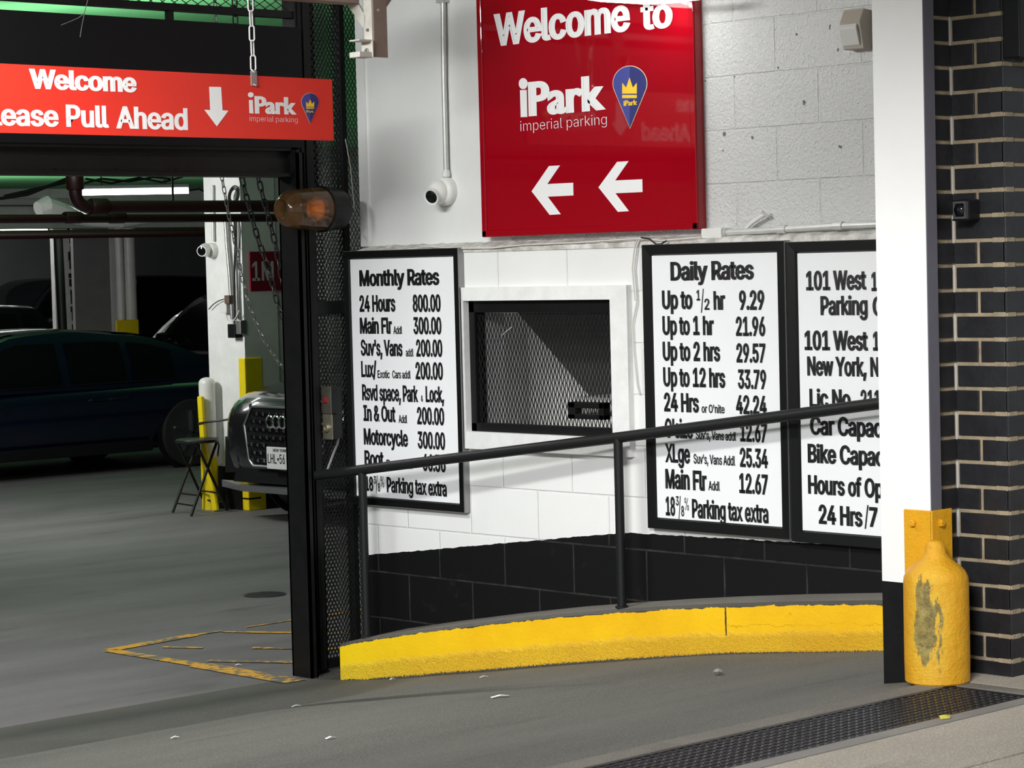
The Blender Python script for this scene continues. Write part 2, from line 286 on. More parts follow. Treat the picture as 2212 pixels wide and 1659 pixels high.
# ------------------------------------------------------------------ mesh builder
ORG = {}
class MB:
    def __init__(s): s.v = []; s.f = []; s.mi = []
    def add(s, vs, fs, mi=0):
        o = len(s.v); s.v += [Vector(p) for p in vs]; s.f += [tuple(i+o for i in f) for f in fs]; s.mi += [mi]*len(fs); return s
    def box(s, a, b, mi=0):
        x0, x1 = sorted((a[0], b[0])); y0, y1 = sorted((a[1], b[1])); z0, z1 = sorted((a[2], b[2]))
        return s.add([(x0,y0,z0),(x1,y0,z0),(x1,y1,z0),(x0,y1,z0),(x0,y0,z1),(x1,y0,z1),(x1,y1,z1),(x0,y1,z1)],
                     [(0,3,2,1),(4,5,6,7),(0,1,5,4),(1,2,6,5),(2,3,7,6),(3,0,4,7)], mi)
    def quad(s, *p, mi=0): return s.add(p, [tuple(range(len(p)))], mi)
    def bar(s, a, b, w, h, up=(0,0,1), mi=0):      # rectangular bar from a to b
        a, b = Vector(a), Vector(b); d = (b-a).normalized(); up = Vector(up)
        if abs(d.dot(up)) > 0.95: up = Vector((1,0,0))
        x = d.cross(up).normalized()*w/2; y = x.cross(d).normalized()*h/2
        return s.add([a-x-y, a+x-y, a+x+y, a-x+y, b-x-y, b+x-y, b+x+y, b-x+y],
                     [(0,1,2,3),(7,6,5,4),(0,4,5,1),(1,5,6,2),(2,6,7,3),(3,7,4,0)], mi)
    def tube(s, pts, r, n=12, cap=True, mi=0, closed=False):
        pts = [Vector(p) for p in pts]; k = len(pts); rs = r if isinstance(r, (list, tuple)) else [r]*k
        ring = []; up = None
        for i, p in enumerate(pts):
            if closed: d = (pts[(i+1) % k]-pts[i-1])
            else: d = pts[min(i+1, k-1)]-pts[max(i-1, 0)]
            d.normalize()
            if up is None: up = d.orthogonal().normalized()
            up = (up - d*up.dot(d))
            if up.length < 1e-6: up = d.orthogonal()
            up.normalize(); w = d.cross(up)
            ring.append([p + (up*math.cos(2*PI*j/n)+w*math.sin(2*PI*j/n))*rs[i] for j in range(n)])
        vs = [q for rg in ring for q in rg]; fs = []
        for i in range(k if closed else k-1):
            i2 = (i+1) % k
            for j in range(n):
                j2 = (j+1) % n; fs.append((i*n+j, i*n+j2, i2*n+j2, i2*n+j))
        if cap and not closed: fs.append(tuple(range(n-1, -1, -1))); fs.append(tuple((k-1)*n+j for j in range(n)))
        return s.add(vs, fs, mi)
    def lathe(s, prof, axis=(0,0,1), org=(0,0,0), n=32, mi=0, cap=True):   # prof: (radius, along axis)
        ax = Vector(axis).normalized(); u = ax.orthogonal().normalized(); w = ax.cross(u); org = Vector(org)
        vs = []; fs = []; k = len(prof)
        for r, h in prof:
            for j in range(n):
                a = 2*PI*j/n; vs.append(org+ax*h+(u*math.cos(a)+w*math.sin(a))*max(r, 1e-5))
        for i in range(k-1):
            for j in range(n):
                j2 = (j+1) % n; fs.append((i*n+j, i*n+j2, (i+1)*n+j2, (i+1)*n+j))
        if cap: fs.append(tuple(range(n-1, -1, -1))); fs.append(tuple((k-1)*n+j for j in range(n)))
        return s.add(vs, fs, mi)
    def prism(s, poly, thick, mi=0):                # poly: 3-D points in order, thick: vector
        poly = [Vector(p) for p in poly]; t = Vector(thick); n = len(poly)
        vs = poly + [p+t for p in poly]; tri = tessellate_polygon([poly])
        fs = [tuple(x) for x in tri] + [tuple(i+n for i in reversed(x)) for x in tri]
        fs += [(i, (i+1) % n, (i+1) % n+n, i+n) for i in range(n)]
        return s.add(vs, fs, mi)
    def poly(s, pts, mi=0):
        pts = [Vector(p) for p in pts]; return s.add(pts, [tuple(x) for x in tessellate_polygon([pts])], mi)
    def torus(s, c, ax, R, r, n=28, m=8, mi=0, sy=1.0, u=None):
        ax = Vector(ax).normalized(); u = Vector(u).normalized() if u else ax.orthogonal().normalized(); w = ax.cross(u); c = Vector(c)
        return s.tube([c+(u*math.cos(2*PI*i/n)+w*math.sin(2*PI*i/n)*sy)*R for i in range(n)], r, m, False, mi, True)
    def build(s, name, mats, parent=None, smooth=False, bevel=0.0, local=False, subsurf=0):
        if not isinstance(mats, (list, tuple)): mats = [mats]
        vs = s.v
        if parent is not None:
            org = ORG.get(parent.name, Vector((0,0,0))) if not local else Vector((0,0,0)); vs = [v-org for v in vs]; mine = org
        else:
            lo = Vector((min(v.x for v in vs), min(v.y for v in vs), min(v.z for v in vs))); hi = Vector((max(v.x for v in vs), max(v.y for v in vs), max(v.z for v in vs)))
            mine = Vector(((lo.x+hi.x)/2, (lo.y+hi.y)/2, lo.z)); vs = [v-mine for v in vs]
        me = bpy.data.meshes.new(name); me.from_pydata([tuple(v) for v in vs], [], s.f)
        for m in mats: me.materials.append(m)
        for p, i in zip(me.polygons, s.mi): p.material_index = i
        bm = bmesh.new(); bm.from_mesh(me); bmesh.ops.recalc_face_normals(bm, faces=bm.faces); bm.to_mesh(me); bm.free()
        if smooth:
            for p in me.polygons: p.use_smooth = True
            try: me.set_sharp_from_angle(angle=math.radians(38))
            except Exception: pass
        o = bpy.data.objects.new(name, me); COL.objects.link(o)
        if parent is not None: o.parent = parent
        else: o.location = mine
        ORG[o.name] = mine
        if bevel:
            b = o.modifiers.new('bevel', 'BEVEL'); b.width = bevel; b.segments = 2; b.limit_method = 'ANGLE'; b.angle_limit = math.radians(40)
        if subsurf:
            b = o.modifiers.new('subsurf', 'SUBSURF'); b.levels = subsurf; b.render_levels = subsurf
        return o

def tag(o, label=None, cat=None, group=None, kind=None):
    if label: o['label'] = label
    if cat: o['category'] = cat
    if group: o['group'] = group
    if kind: o['kind'] = kind
    return o
def thing(name, label, cat, loc, rz=0.0, group=None):
    o = bpy.data.objects.new(name, None); COL.objects.link(o); o.empty_display_size = 0.1
    o.location = loc; o.rotation_euler = (0, 0, rz); ORG[o.name] = Vector(loc)
    return tag(o, label, cat, group)
def struct(o, label, cat): return tag(o, label, cat, kind='structure')

# ------------------------------------------------------------------ lettering
FONT_A = None
try: FONT_A = bpy.data.fonts.load(bpy.utils.resource_path('LOCAL') + '/datafiles/fonts/Inter.woff2')
except Exception: FONT_A = None
_GC = {}
def contours(txt, font):
    key = (txt, bool(font))
    if key in _GC: return _GC[key]
    c = bpy.data.curves.new('t', 'FONT'); c.body = txt; c.size = 1.0
    if font: c.font = font
    o = bpy.data.objects.new('t', c); COL.objects.link(o)
    dg = bpy.context.evaluated_depsgraph_get(); cu = o.evaluated_get(dg).to_curve(dg)
    out = []
    for sp in cu.splines:
        bp = sp.bezier_points; n = len(bp); pts = []
        for i in range(n):
            a, b = bp[i], bp[(i+1) % n]; p0, p1, p2, p3 = a.co, a.handle_right, b.handle_left, b.co
            L = (p3-p0).length
            st = ((p1-p0).cross(p3-p0).length + (p2-p0).cross(p3-p0).length) < 1e-5
            k = 1 if st else (5 if L > 0.12 else 3)
            for q in range(k):
                t = q/k; pts.append(((1-t)**3*p0+3*(1-t)**2*t*p1+3*(1-t)*t*t*p2+t**3*p3).to_2d())
        cl = []
        for p in pts:
            if not cl or (p-cl[-1]).length > 1e-4: cl.append(p)
        if len(cl) > 2: out.append(cl)
    o.evaluated_get(dg).to_curve_clear()
    bpy.data.objects.remove(o); bpy.data.curves.remove(c)
    _GC[key] = out; return out
def _area(c): return 0.5*sum(c[i].x*c[(i+1) % len(c)].y-c[(i+1) % len(c)].x*c[i].y for i in range(len(c)))
def _in(p, c):
    r = False; j = len(c)-1
    for i in range(len(c)):
        if (c[i].y > p.y) != (c[j].y > p.y) and p.x < (c[j].x-c[i].x)*(p.y-c[i].y)/(c[j].y-c[i].y)+c[i].x: r = not r
        j = i
    return r
def glyph_mesh(txt, font, bold):
    """filled faces of a line of text, each stroke grown by `bold` em"""
    cs = contours(txt, font)
    if not cs: return [], [], 0, 1, 0.7
    big = max(cs, key=lambda c: abs(_area(c))); sg = 1 if _area(big) > 0 else -1
    outs = [c for c in cs if _area(c)*sg > 0]; holes = [c for c in cs if _area(c)*sg <= 0]
    V = []; Fc = []; bx, by = bold if isinstance(bold, tuple) else (bold, bold*0.45)
    if bx < 0:
        for grp in (outs, holes):
            for gi, c in enumerate(grp):
                n = len(c); off = []
                for i in range(n):
                    d1 = (c[i]-c[i-1]).normalized(); d2 = (c[(i+1) % n]-c[i]).normalized()
                    m = Vector((d1.y, -d1.x))*sg+Vector((d2.y, -d2.x))*sg
                    if m.length < 1e-3: m = Vector((d1.y, -d1.x))*sg
                    off.append(c[i]+m.normalized()*bx)
                grp[gi] = off
    for c in outs:
        hs = [h for h in holes if _in(h[0], c) and abs(_area(h)) < abs(_area(c))]
        polys = [[Vector((p.x, p.y, 0)) for p in c]] + [[Vector((p.x, p.y, 0)) for p in h] for h in hs]
        o = len(V); V += [p for q in polys for p in q]
        Fc += [tuple(i+o for i in t) for t in tessellate_polygon(polys)]
    if bx > 0:
        for c in cs:
            n = len(c); off = []
            for i in range(n):
                d1 = (c[i]-c[i-1]).normalized(); d2 = (c[(i+1) % n]-c[i]).normalized()
                n1 = Vector((d1.y, -d1.x))*sg; n2 = Vector((d2.y, -d2.x))*sg
                m = n1+n2
                if m.length < 1e-3: m = n1.copy()
                m.normalize(); k = 1.0/max(0.6, m.dot(n1)); off.append(c[i]+Vector((m.x*k*bx, m.y*k*by)))
            for i in range(n):                       # every stroke piece sits a hair higher or lower so none are coplanar
                z = 0.00015*(1+(len(V)//4) % 7); i2 = (i+1) % n; o = len(V)
                V += [Vector((p.x, p.y, z)) for p in (c[i], c[i2], off[i2], off[i])]; Fc.append((o, o+1, o+2, o+3))
    xs = [v.x for v in V]; return V, Fc, min(xs), max(xs), 0
_CAP = {}
def cap_h(font):
    k = bool(font)
    if k not in _CAP: _CAP[k] = max(p.y for c in contours('H', font) for p in c)
    return _CAP[k]
def text_line(mb, txt, org, right, up, width, cap, bold=0.035, font='A', mi=0):
    """write txt from baseline point org, stretched to the given width and capital height"""
    fo = FONT_A if font == 'A' else None
    V, Fc, x0, x1, _ = glyph_mesh(txt, fo, bold)
    by = bold[1] if isinstance(bold, tuple) else bold*0.45; ch = cap_h(fo)+by*2; sx = width/(x1-x0); sy = cap/ch
    right, up, org = Vector(right), Vector(up), Vector(org); nn = right.cross(up)
    mb.add([org+right*((v.x-x0)*sx)+up*((v.y+by)*sy)+nn*v.z for v in V], Fc, mi)
def wall_text(mb, txt, x, px0, px1, ycap, ybase, bold=0.035, font='A', mi=0):   # on an upright plane X = x, read from -X
    a = P(px0, ybase, 0, x); b = P(px1, ybase, 0, x); c = P(px0, ycap, 0, x)
    text_line(mb, txt, a, (0, -1, 0), (0, 0, 1), a.y-b.y, c.z-a.z, bold, font, mi)
def gate_text(mb, txt, y, px0, px1, ycap, ybase, bold=0.035, font='A', mi=0):   # on an upright plane Y = y, read from -Y
    a = P(px0, ybase, 1, y); b = P(px1, ybase, 1, y); c = P(px0, ycap, 1, y)
    text_line(mb, txt, a, (1, 0, 0), (0, 0, 1), b.x-a.x, c.z-a.z, bold, font, mi)

# ================================================================== SETTING
W = 7.05            # face of the lower block wall (normal -X)
WU = 7.11           # face of the wall above the ledge
XS = 7.063          # face of the big red sign
GY = 8.5            # plane of the gate
YE = 8.35           # end of the block wall
SWZ = 0.63          # sidewalk level
ZL = P(1100, 532, 0, W).z                      # ledge between the two walls
def lerp_tab(tab, y):
    if y <= tab[0][0]: return tab[0][1]
    for (a, za), (b, zb) in zip(tab, tab[1:]):
        if y <= b: return za+(zb-za)*(y-a)/(b-a)
    return tab[-1][1]
RAMP = [(4.05, SWZ), (4.5, 0.56), (5.39, 0.395), (6.14, 0.312), (7.0, 0.185), (7.41, 0.120), (7.9, 0.050), (8.15, 0.014), (8.3, 0.002), (8.5, 0.0)]
def ramp_z(y): return lerp_tab(RAMP, y)

# garage floor slab and ramp
b = MB(); b.box((0.5, GY-0.02, -0.3), (26, 33, 0.0)); floor = b.build('floor', m_floor); struct(floor, 'grey concrete garage floor behind the gate', 'floor')
b = MB(); ny = 60; nx = 40; x0, x1 = -2.0, 7.3
ys = [4.03+(GY-4.03)*i/ny for i in range(ny+1)]
vs = []
for y in ys:
    for i in range(nx+1):
        x = x0+(x1-x0)*i/nx
        z = sum(ramp_z(y+d) for d in (-0.12, -0.06, 0, 0.06, 0.12))/5 if 4.2 < y < 8.3 else ramp_z(y)
        z -= 0.065*math.exp(-((y-7.80)/0.20)**2)*max(0.0, min(1.0, (6.85-x)/0.7))
        vs.append((x, y, z))
fs = [(j*(nx+1)+i, j*(nx+1)+i+1, (j+1)*(nx+1)+i+1, (j+1)*(nx+1)+i) for j in range(ny) for i in range(nx)]
b.add(vs, fs); o = b.build('floor_ramp', m_asph, smooth=True); struct(o, 'asphalt ramp dropping from the sidewalk to the gate', 'driveway')

# sidewalk with the trench drain recess
gy0, gy1 = P(1576, 1659, 2, SWZ).y, P(1640, 1572, 2, SWZ).y
GXR = P(2200, 1498, 2, SWZ).x; yb_ = P(2212, 1520, 2, SWZ).y
b = MB(); b.box((-2, gy1, 0.3), (GXR+0.06, 4.06, SWZ)); b.box((GXR, yb_-0.008, 0.3), (GXR+0.06, gy1, SWZ))
o = b.build('sidewalk_drain_border', m_conc); struct(o, 'pale concrete strip around the trench drain', 'kerb')
yb = P(2212, 1520, 2, SWZ).y
b = MB(); b.box((-2, yb, 0.3), (GXR, gy0, SWZ)); o = b.build('sidewalk_strip', mat('smooth_concrete_strip', (0.25, 0.235, 0.215), 0.7, 0, 0.4, 60, var=0.2, vscale=5)); struct(o, 'smooth concrete strip in front of the trench drain', 'kerb')
b = MB(); y2 = P(2150, 1642, 2, SWZ).y
b.box((-2, y2+0.006, 0.3), (9, yb-0.008, SWZ)); b.box((-2, 0.4, 0.3), (9, y2-0.006, SWZ)); b.box((-2, 0.4, 0.28), (9, 4.0, SWZ-0.03-0.02))
b.box((GXR+0.066, yb-0.008, 0.3), (9, 4.06, SWZ)) 
o = b.build('sidewalk', m_side); struct(o, 'tan concrete sidewalk flags by the street', 'sidewalk')

# the painted kerb along the block wall
def Xc(y): return 6.90 if y < 6.6 else 6.90-(y-6.6)/(8.25-6.6)*0.10
KA, KB = 6.90+6.6*0.10/1.65, -0.10/1.65
def PK(x, y):
    p = PL(x, y, KA, KB)
    return p if p.y > 6.6 else P(x, y, 0, 6.90)
ktop = []
for (x, y) in [(742, 1384), (790, 1378), (900, 1362), (1050, 1343), (1200, 1327), (1340, 1316), (1450, 1309), (1560, 1304), (1700, 1300), (1905, 1297)]: ktop.append(PK(x, y))
KTAB = sorted((p.y, p.z) for p in ktop)
ye = P(735, 1440, 1, 0).y if False else PL(735, 1440, KA, KB).y
yk = [ye]+[p.y for p in ktop if p.y < ye-0.03]+[4.26]
b = MB(); vs = []; n = len(yk)
for i, y in enumerate(yk):
    zt = lerp_tab(KTAB, y)
    if i == 0: zt -= 0.014
    x = Xc(y)
    vs += [(x, y, ramp_z(y)-0.06), (x, y, zt-0.012), (x+0.012, y, zt), (W, y, zt+0.012), (W, y, ramp_z(y)-0.06)]
b.add(vs, [])
for i in range(n-1):
    a = i*5; c = a+5
    b.f += [(a, a+1, c+1, c), (a+1, a+2, c+2, c+1), (a+2, a+3, c+3, c+2), (a+3, a+4, c+4, c+3)]; b.mi += [0, 0, 1, 1]
b.f += [(0, 1, 2, 3, 4), tuple(range((n-1)*5, n*5))]; b.mi += [0, 0]
o = b.build('curb', [m_yel, m_conc]); at_ = o.data.attributes.new('h', 'FLOAT', 'POINT')
for i_ in range(n*5): at_.data[i_].value = (0.0, 1.0, 1.05, 1.05, 0.0)[i_ % 5] if i_ % 5 else -0.28
struct(o, 'yellow painted kerb along the block wall', 'kerb')

# lower block wall with the booth opening
wy0, wy1 = P(1017, 800, 0, W).y, P(1333, 800, 0, W).y           # far, near side of the opening
wz0, wz1 = P(1175, 938, 0, W).z, P(1175, 648, 0, W).z
b = MB(); T = 0.2
b.box((W, wy0, -0.1), (W+T, YE, ZL)); b.box((W, 4.25, -0.1), (W+T, wy1, ZL)); b.box((W, wy1, -0.1), (W+T, wy0, wz0)); b.box((W, wy1, wz1), (W+T, wy0, ZL))
o = b.build('wall_right', m_blk); struct(o, 'white block wall with black dado below', 'wall')
# upper wall: smooth panel, rough block
yp = 7.45; ype = 8.40
b = MB(); b.box((WU, yp, ZL+0.02), (WU+0.2, ype, 4.0)); b.box((WU-0.012, ype-0.05, ZL+0.02), (WU, ype, 4.0)); o = b.build('wall_right_upper_panel', m_wpanel); struct(o, 'smooth white panel wall beside the gate', 'wall')
b = MB(); b.box((WU, 4.25, ZL-0.01), (WU+0.2, yp, 4.0)); o = b.build('wall_right_upper', m_blku); struct(o, 'rough white block wall above the rate boards', 'wall')
# crumbly mortar ledge
b = MB(); vs = []; n = 120
for i in range(n+1):
    y = 4.25+(YE+0.02-4.25)*i/n; j = random.uniform(-0.003, 0.003); k = random.uniform(-0.004, 0.004)
    vs += [(W-0.004+j*0.4, y, ZL-0.02), (W-0.003+j, y, ZL+0.002+k), (WU-0.02, y, ZL+0.016+j), (WU+0.01, y, ZL+0.024+k), (WU+0.05, y, ZL-0.03)]
b.add(vs, [(i*5+q, i*5+q+1, i*5+6+q, i*5+5+q) for i in range(n) for q in range(4)]+[(0,1,2,3,4), tuple(n*5+q for q in range(5))])
o = b.build('trim_ledge', mat('dirty_white_mortar', (0.70, 0.69, 0.66), 0.7, 0, 0.8, 30, col2=(0.36, 0.34, 0.30), vscale=16)); struct(o, 'crumbling white mortar ledge under the red sign', 'ledge')
# jagged broken end of the wall
b = MB(); prev = None
for i in range(26):
    z = 0.42+i*0.03; w = random.uniform(0.004, 0.022)
    b.box((W+0.01, YE, z), (W+T, YE+w, z+0.03))
o = b.build('wall_right_broken_edge', m_black); struct(o, 'black broken end of the block wall', 'wall')

# booth interior behind the ticket window
bx1 = 8.0
b = MB(); b.box((bx1, wy1-0.5, 0.0), (bx1+0.1, YE, 3.0)); b.box((W+T, YE-0.06, 0.0), (bx1, YE, 3.0)); b.box((W+T, wy1-0.5, 0), (bx1, wy1-0.4, 3.0)); b.box((W+T, wy1-0.5, 2.9), (bx1, YE, 3.0)); b.box((W+T, wy1-0.5, 0), (bx1, YE, 0.1))
o = b.build('wall_booth', m_gwall); struct(o, 'pale inside walls of the ticket booth', 'wall')

# white column and brick pier at the street
YC0 = 4.08; XC = 5.448
zb = P(1910, 1255, 0, XC).z
b = MB()
b.box((XC, YC0, zb), (XC+0.05, 4.25, 3.15), 0); b.box((XC+0.05, YC0+0.025, zb), (8.0, 4.25, 3.15), 0)
b.box((XC, YC0, SWZ-0.1), (XC+0.05, 4.25, zb), 1); b.box((XC+0.05, YC0+0.025, SWZ-0.1), (8.0, 4.25, zb), 1)
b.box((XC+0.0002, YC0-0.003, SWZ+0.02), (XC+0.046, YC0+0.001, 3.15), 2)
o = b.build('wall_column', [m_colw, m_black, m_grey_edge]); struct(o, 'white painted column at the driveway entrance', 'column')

def brick_wall(name, faces, label):
    """faces: (start point, direction, outward normal, length, z0, z1, first pattern list)"""
    b = MB(); H = 0.0677; J = 0.0108
    for (o0, d, nrm, L, z0, z1, pat, zoff) in faces:
        o0, d, nrm = Vector(o0), Vector(d), Vector(nrm)
        k = 0; z = zoff
        while z < z1:
            zz0, zz1 = max(z, z0), min(z+H-J, z1)
            if zz1 > zz0+0.004:
                x = pat[k % 2][0]
                for bl in pat[k % 2][1]:
                    a, c = max(x, 0), min(x+bl-J, L)
                    if c-a > 0.006:
                        p0 = o0+d*a; p1 = o0+d*c; q = nrm*-0.03; t = nrm*random.uniform(0.0, 0.0012)
                        b.add([p0+t+Vector((0,0,zz0)), p1+t+Vector((0,0,zz0)), p1+t+Vector((0,0,zz1)), p0+t+Vector((0,0,zz1)),
                               p0+q+Vector((0,0,zz0)), p1+q+Vector((0,0,zz0)), p1+q+Vector((0,0,zz1)), p0+q+Vector((0,0,zz1))],
                              [(0,1,2,3), (4,7,6,5), (0,4,5,1), (1,5,6,2), (2,6,7,3), (3,7,4,0)], 0)
                    x += bl
            z += H; k += 1
        # mortar bed
        p0 = o0+nrm*-0.004; p1 = p0+d*L; q = nrm*-0.04
        b.add([p0+Vector((0,0,z0)), p1+Vector((0,0,z0)), p1+Vector((0,0,z1)), p0+Vector((0,0,z1)), p0+q+Vector((0,0,z0)), p1+q+Vector((0,0,z0)), p1+q+Vector((0,0,z1)), p0+q+Vector((0,0,z1))],
              [(0,1,2,3), (4,7,6,5), (0,4,5,1), (1,5,6,2), (2,6,7,3), (3,7,4,0)], 1)
    o = b.build(name, [m_brick, m_mortar], bevel=0.0015); struct(o, label, 'wall'); return o
XB = 5.6; YB0 = P(2169, 300, 0, XB).y; YB1 = 4.10
zo = P(2110, 300, 0, XB).z; zo = zo-math.floor((zo-SWZ)/0.0677+2)*0.0677
LB = YB1-YB0
brick_wall('wall_brick_pier', [
    ((XB, YB1, 0), (0, -1, 0), (-1, 0, 0), LB, SWZ-0.02, 3.15, [(0.0, [LB*0.5, LB*0.52]), (0.007, [LB*1.1])], zo),
    ((XC+0.05, YB1, 0), (1, 0, 0), (0, -1, 0), XB-XC-0.05, SWZ-0.02, 3.15, [(-0.05, [0.203, 0.203]), (-0.1, [0.203, 0.203])], zo),
    ((XB, YB0, 0), (1, 0, 0), (0, -1, 0), 2.4, SWZ-0.02, 3.15, [(0.0, [0.105]+[0.203]*12), (0.0, [0.203]*13)], zo)], 'black glazed brick pier with sandy mortar joints')

# garage shell
ZC = 2.72; ZCH = 3.27
b = MB(); b.box((2.0, 12.6, ZC), (26, 22.75, ZC+0.2)); o = b.build('ceiling', m_green); struct(o, 'bright green painted ceiling over the parked cars', 'ceiling')
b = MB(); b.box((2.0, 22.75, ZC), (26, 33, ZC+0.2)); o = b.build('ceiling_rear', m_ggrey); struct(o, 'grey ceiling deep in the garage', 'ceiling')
b = MB(); b.box((2.0, GY+0.05, ZCH), (14, 12.75, ZCH+0.2)); o = b.build('ceiling_gate_bay', m_green); struct(o, 'green painted high ceiling behind the gate', 'ceiling')
b = MB(); b.box((2.0, 12.6, ZC+0.2), (14, 12.75, ZCH)); o = b.build('ceiling_step', m_green); struct(o, 'green step between the two ceiling heights', 'ceiling')
b = MB(); b.box((10, 22.6, 2.30), (26, 22.9, ZC)); o = b.build('ceiling_beam', m_gwall); struct(o, 'white downstand beam across the garage ceiling', 'beam')
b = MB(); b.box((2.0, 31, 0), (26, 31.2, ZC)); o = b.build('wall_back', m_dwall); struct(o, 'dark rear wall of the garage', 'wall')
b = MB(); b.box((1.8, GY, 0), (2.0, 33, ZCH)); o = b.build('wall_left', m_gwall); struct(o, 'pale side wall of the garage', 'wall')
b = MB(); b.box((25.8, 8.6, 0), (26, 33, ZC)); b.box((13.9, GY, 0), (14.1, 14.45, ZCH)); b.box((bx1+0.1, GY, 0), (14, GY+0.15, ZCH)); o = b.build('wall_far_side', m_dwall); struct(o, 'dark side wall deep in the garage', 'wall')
PX, PY = 11.28, 14.72
py1 = P(452, 800, 0, PX).y
b = MB(); b.box((PX, PY, 0.32), (PX+0.32, py1, ZC), 0); b.box((PX, PY, 0), (PX+0.32, py1, 0.32), 1)
o = b.build('pillar_white', [mat('scuffed_white_pillar', (0.78, 0.78, 0.76), 0.6, 0, 0.4, 14, var=0.1, vscale=9), m_black]); struct(o, 'scuffed white concrete pillar beside the black stool', 'pillar')
b = MB(); b.box((PX+0.32, PY+0.03, 0.32), (25.8, PY+0.2, ZC), 0); b.box((PX+0.32, PY+0.03, 0), (25.8, PY+0.2, 0.32), 1)
o = b.build('wall_partition', [m_gwall, m_black]); struct(o, 'pale partition wall behind the graphite car', 'wall')
# grey column with white corner deep in the garage, and chipped white column
yq = 26.5
p0, p1, p2 = P(153, 600, 1, yq), P(238, 600, 1, yq), P(249, 600, 1, yq)
b = MB(); b.box((p0.x+0.05, yq, 0), (p1.x, yq+0.06, ZC), 0); b.box((p1.x, yq-0.02, 0), (p2.x, yq+0.06, ZC), 1)
o = b.build('pillar_grey', [m_ggrey, m_gwall]); struct(o, 'grey column with a white corner strip beyond the cars', 'pillar')
p0, p1 = P(108, 600, 1, yq+0.3), P(153, 600, 1, yq+0.3)
b = MB(); b.box((p0.x+0.07, yq+0.3, 0), (p1.x+0.1, yq+0.38, ZC))
for i in range(14):
    z = 1.1+i*0.11; w = random.uniform(0.0, 0.035); b.box((p1.x-w, yq+0.27, z), (p1.x+0.1, yq+0.3, z+random.uniform(0.05, 0.12)), 1)
o = b.build('pillar_chipped', [m_gwall, m_black]); struct(o, 'chipped white column behind the grey column', 'pillar')

# yellow lines on the garage floor
b = MB()
def stripe(a, c, w):
    a, c = P(*a, 2, 0.004), P(*c, 2, 0.004); d = (c-a).normalized(); q = Vector((-d.y, d.x, 0))*w/2; n = 10
    for i in range(n):
        u, v = a+(c-a)*(i/n), a+(c-a)*((i+1)/n); b.quad(u-q, v-q, v+q, u+q)
stripe((236, 1404), (430, 1436), 0.075); stripe((430, 1436), (640, 1472), 0.12); stripe((236, 1404), (420, 1371), 0.08); stripe((420, 1371), (480, 1362), 0.035); stripe((530, 1355), (625, 1340), 0.02); stripe((625, 1340), (800, 1314), 0.04)
stripe((480, 1364), (800, 1369), 0.045); stripe((352, 1397), (438, 1399), 0.04); stripe((545, 1399), (800, 1402), 0.05); stripe((450, 1427), (700, 1431), 0.055)
o = b.build('floor_marking_lines', m_yline); struct(o, 'worn yellow hatched triangle painted on the garage floor', 'floor marking')
# round drain grate inset in the floor
p = P(572, 1284, 2, 0.003); b = MB()
b.lathe([(0.12, 0), (0.12, 0.004), (0.108, 0.004)], org=(p.x, p.y, 0.0), n=28)
for i in range(-3, 4):
    h = math.sqrt(0.105**2-(i*0.03)**2); b.box((p.x-h, p.y+i*0.03-0.005, 0), (p.x+h, p.y+i*0.03+0.005, 0.005)); b.box((p.x+i*0.03-0.005, p.y-h, 0), (p.x+i*0.03+0.005, p.y+h, 0.005))
tag(b.build('floor_drain_cover', m_iron), 'round iron drain cover set in the garage floor', 'drain cover')

# ================================================================== SIGNS
def emblem(root, pts_of, off, scale_n):
    pass
def pin_parts(place, root, cx, top, tip, hw, crown, bar, txt, to_text):
    """map-pin emblem; place(px, py, lift) -> 3-D point"""
    cy = top+hw*1.02; out = []
    def pinpts(grow):
        R = hw+grow; pts = []
        a0 = math.radians(-28)
        for i in range(33):
            a = PI-a0+(-(PI-2*a0))*i/32      # left side over the top to the other side
            pts.append((cx+R*math.cos(a), cy-R*1.03*math.sin(a)))
        pts.append((cx+(tip-top)*0.03*0, tip+grow*1.6)); return pts
    o = MB().poly([place(x, y, 0.0012) for x, y in pinpts(0)]).build('emblem_edge', m_cream, root)
    inner = pinpts(-hw*0.035)
    MB().poly([place(x, y, 0.0022) for x, y in inner]).build('emblem_pin', m_navy, o)
    right = [(x, y) for x, y in inner if x >= cx]; right = [(cx, top+hw*0.03)]+[p for p in right]
    MB().poly([place(x, y, 0.0028) for x, y in right]).build('emblem_shade', m_navy2, o)
    (x0, y0, x1, y1) = crown; w = x1-x0; h = y1-y0
    cr = [(x0, y1), (x0, y0+h*0.32), (x0+w*0.27, y0+h*0.62), (x0+w*0.5, y0), (x0+w*0.73, y0+h*0.62), (x1, y0+h*0.32), (x1, y1)]
    MB().poly([place(x, y, 0.0036) for x, y in cr]).build('crown', m_gold, o)
    mb = MB(); mb.poly([place(x, y, 0.0036) for x, y in ((x0, bar[0]), (x1, bar[0]), (x1, bar[1]), (x0, bar[1]))]); to_text(mb, txt); mb.build('crown_band', m_gold, o)

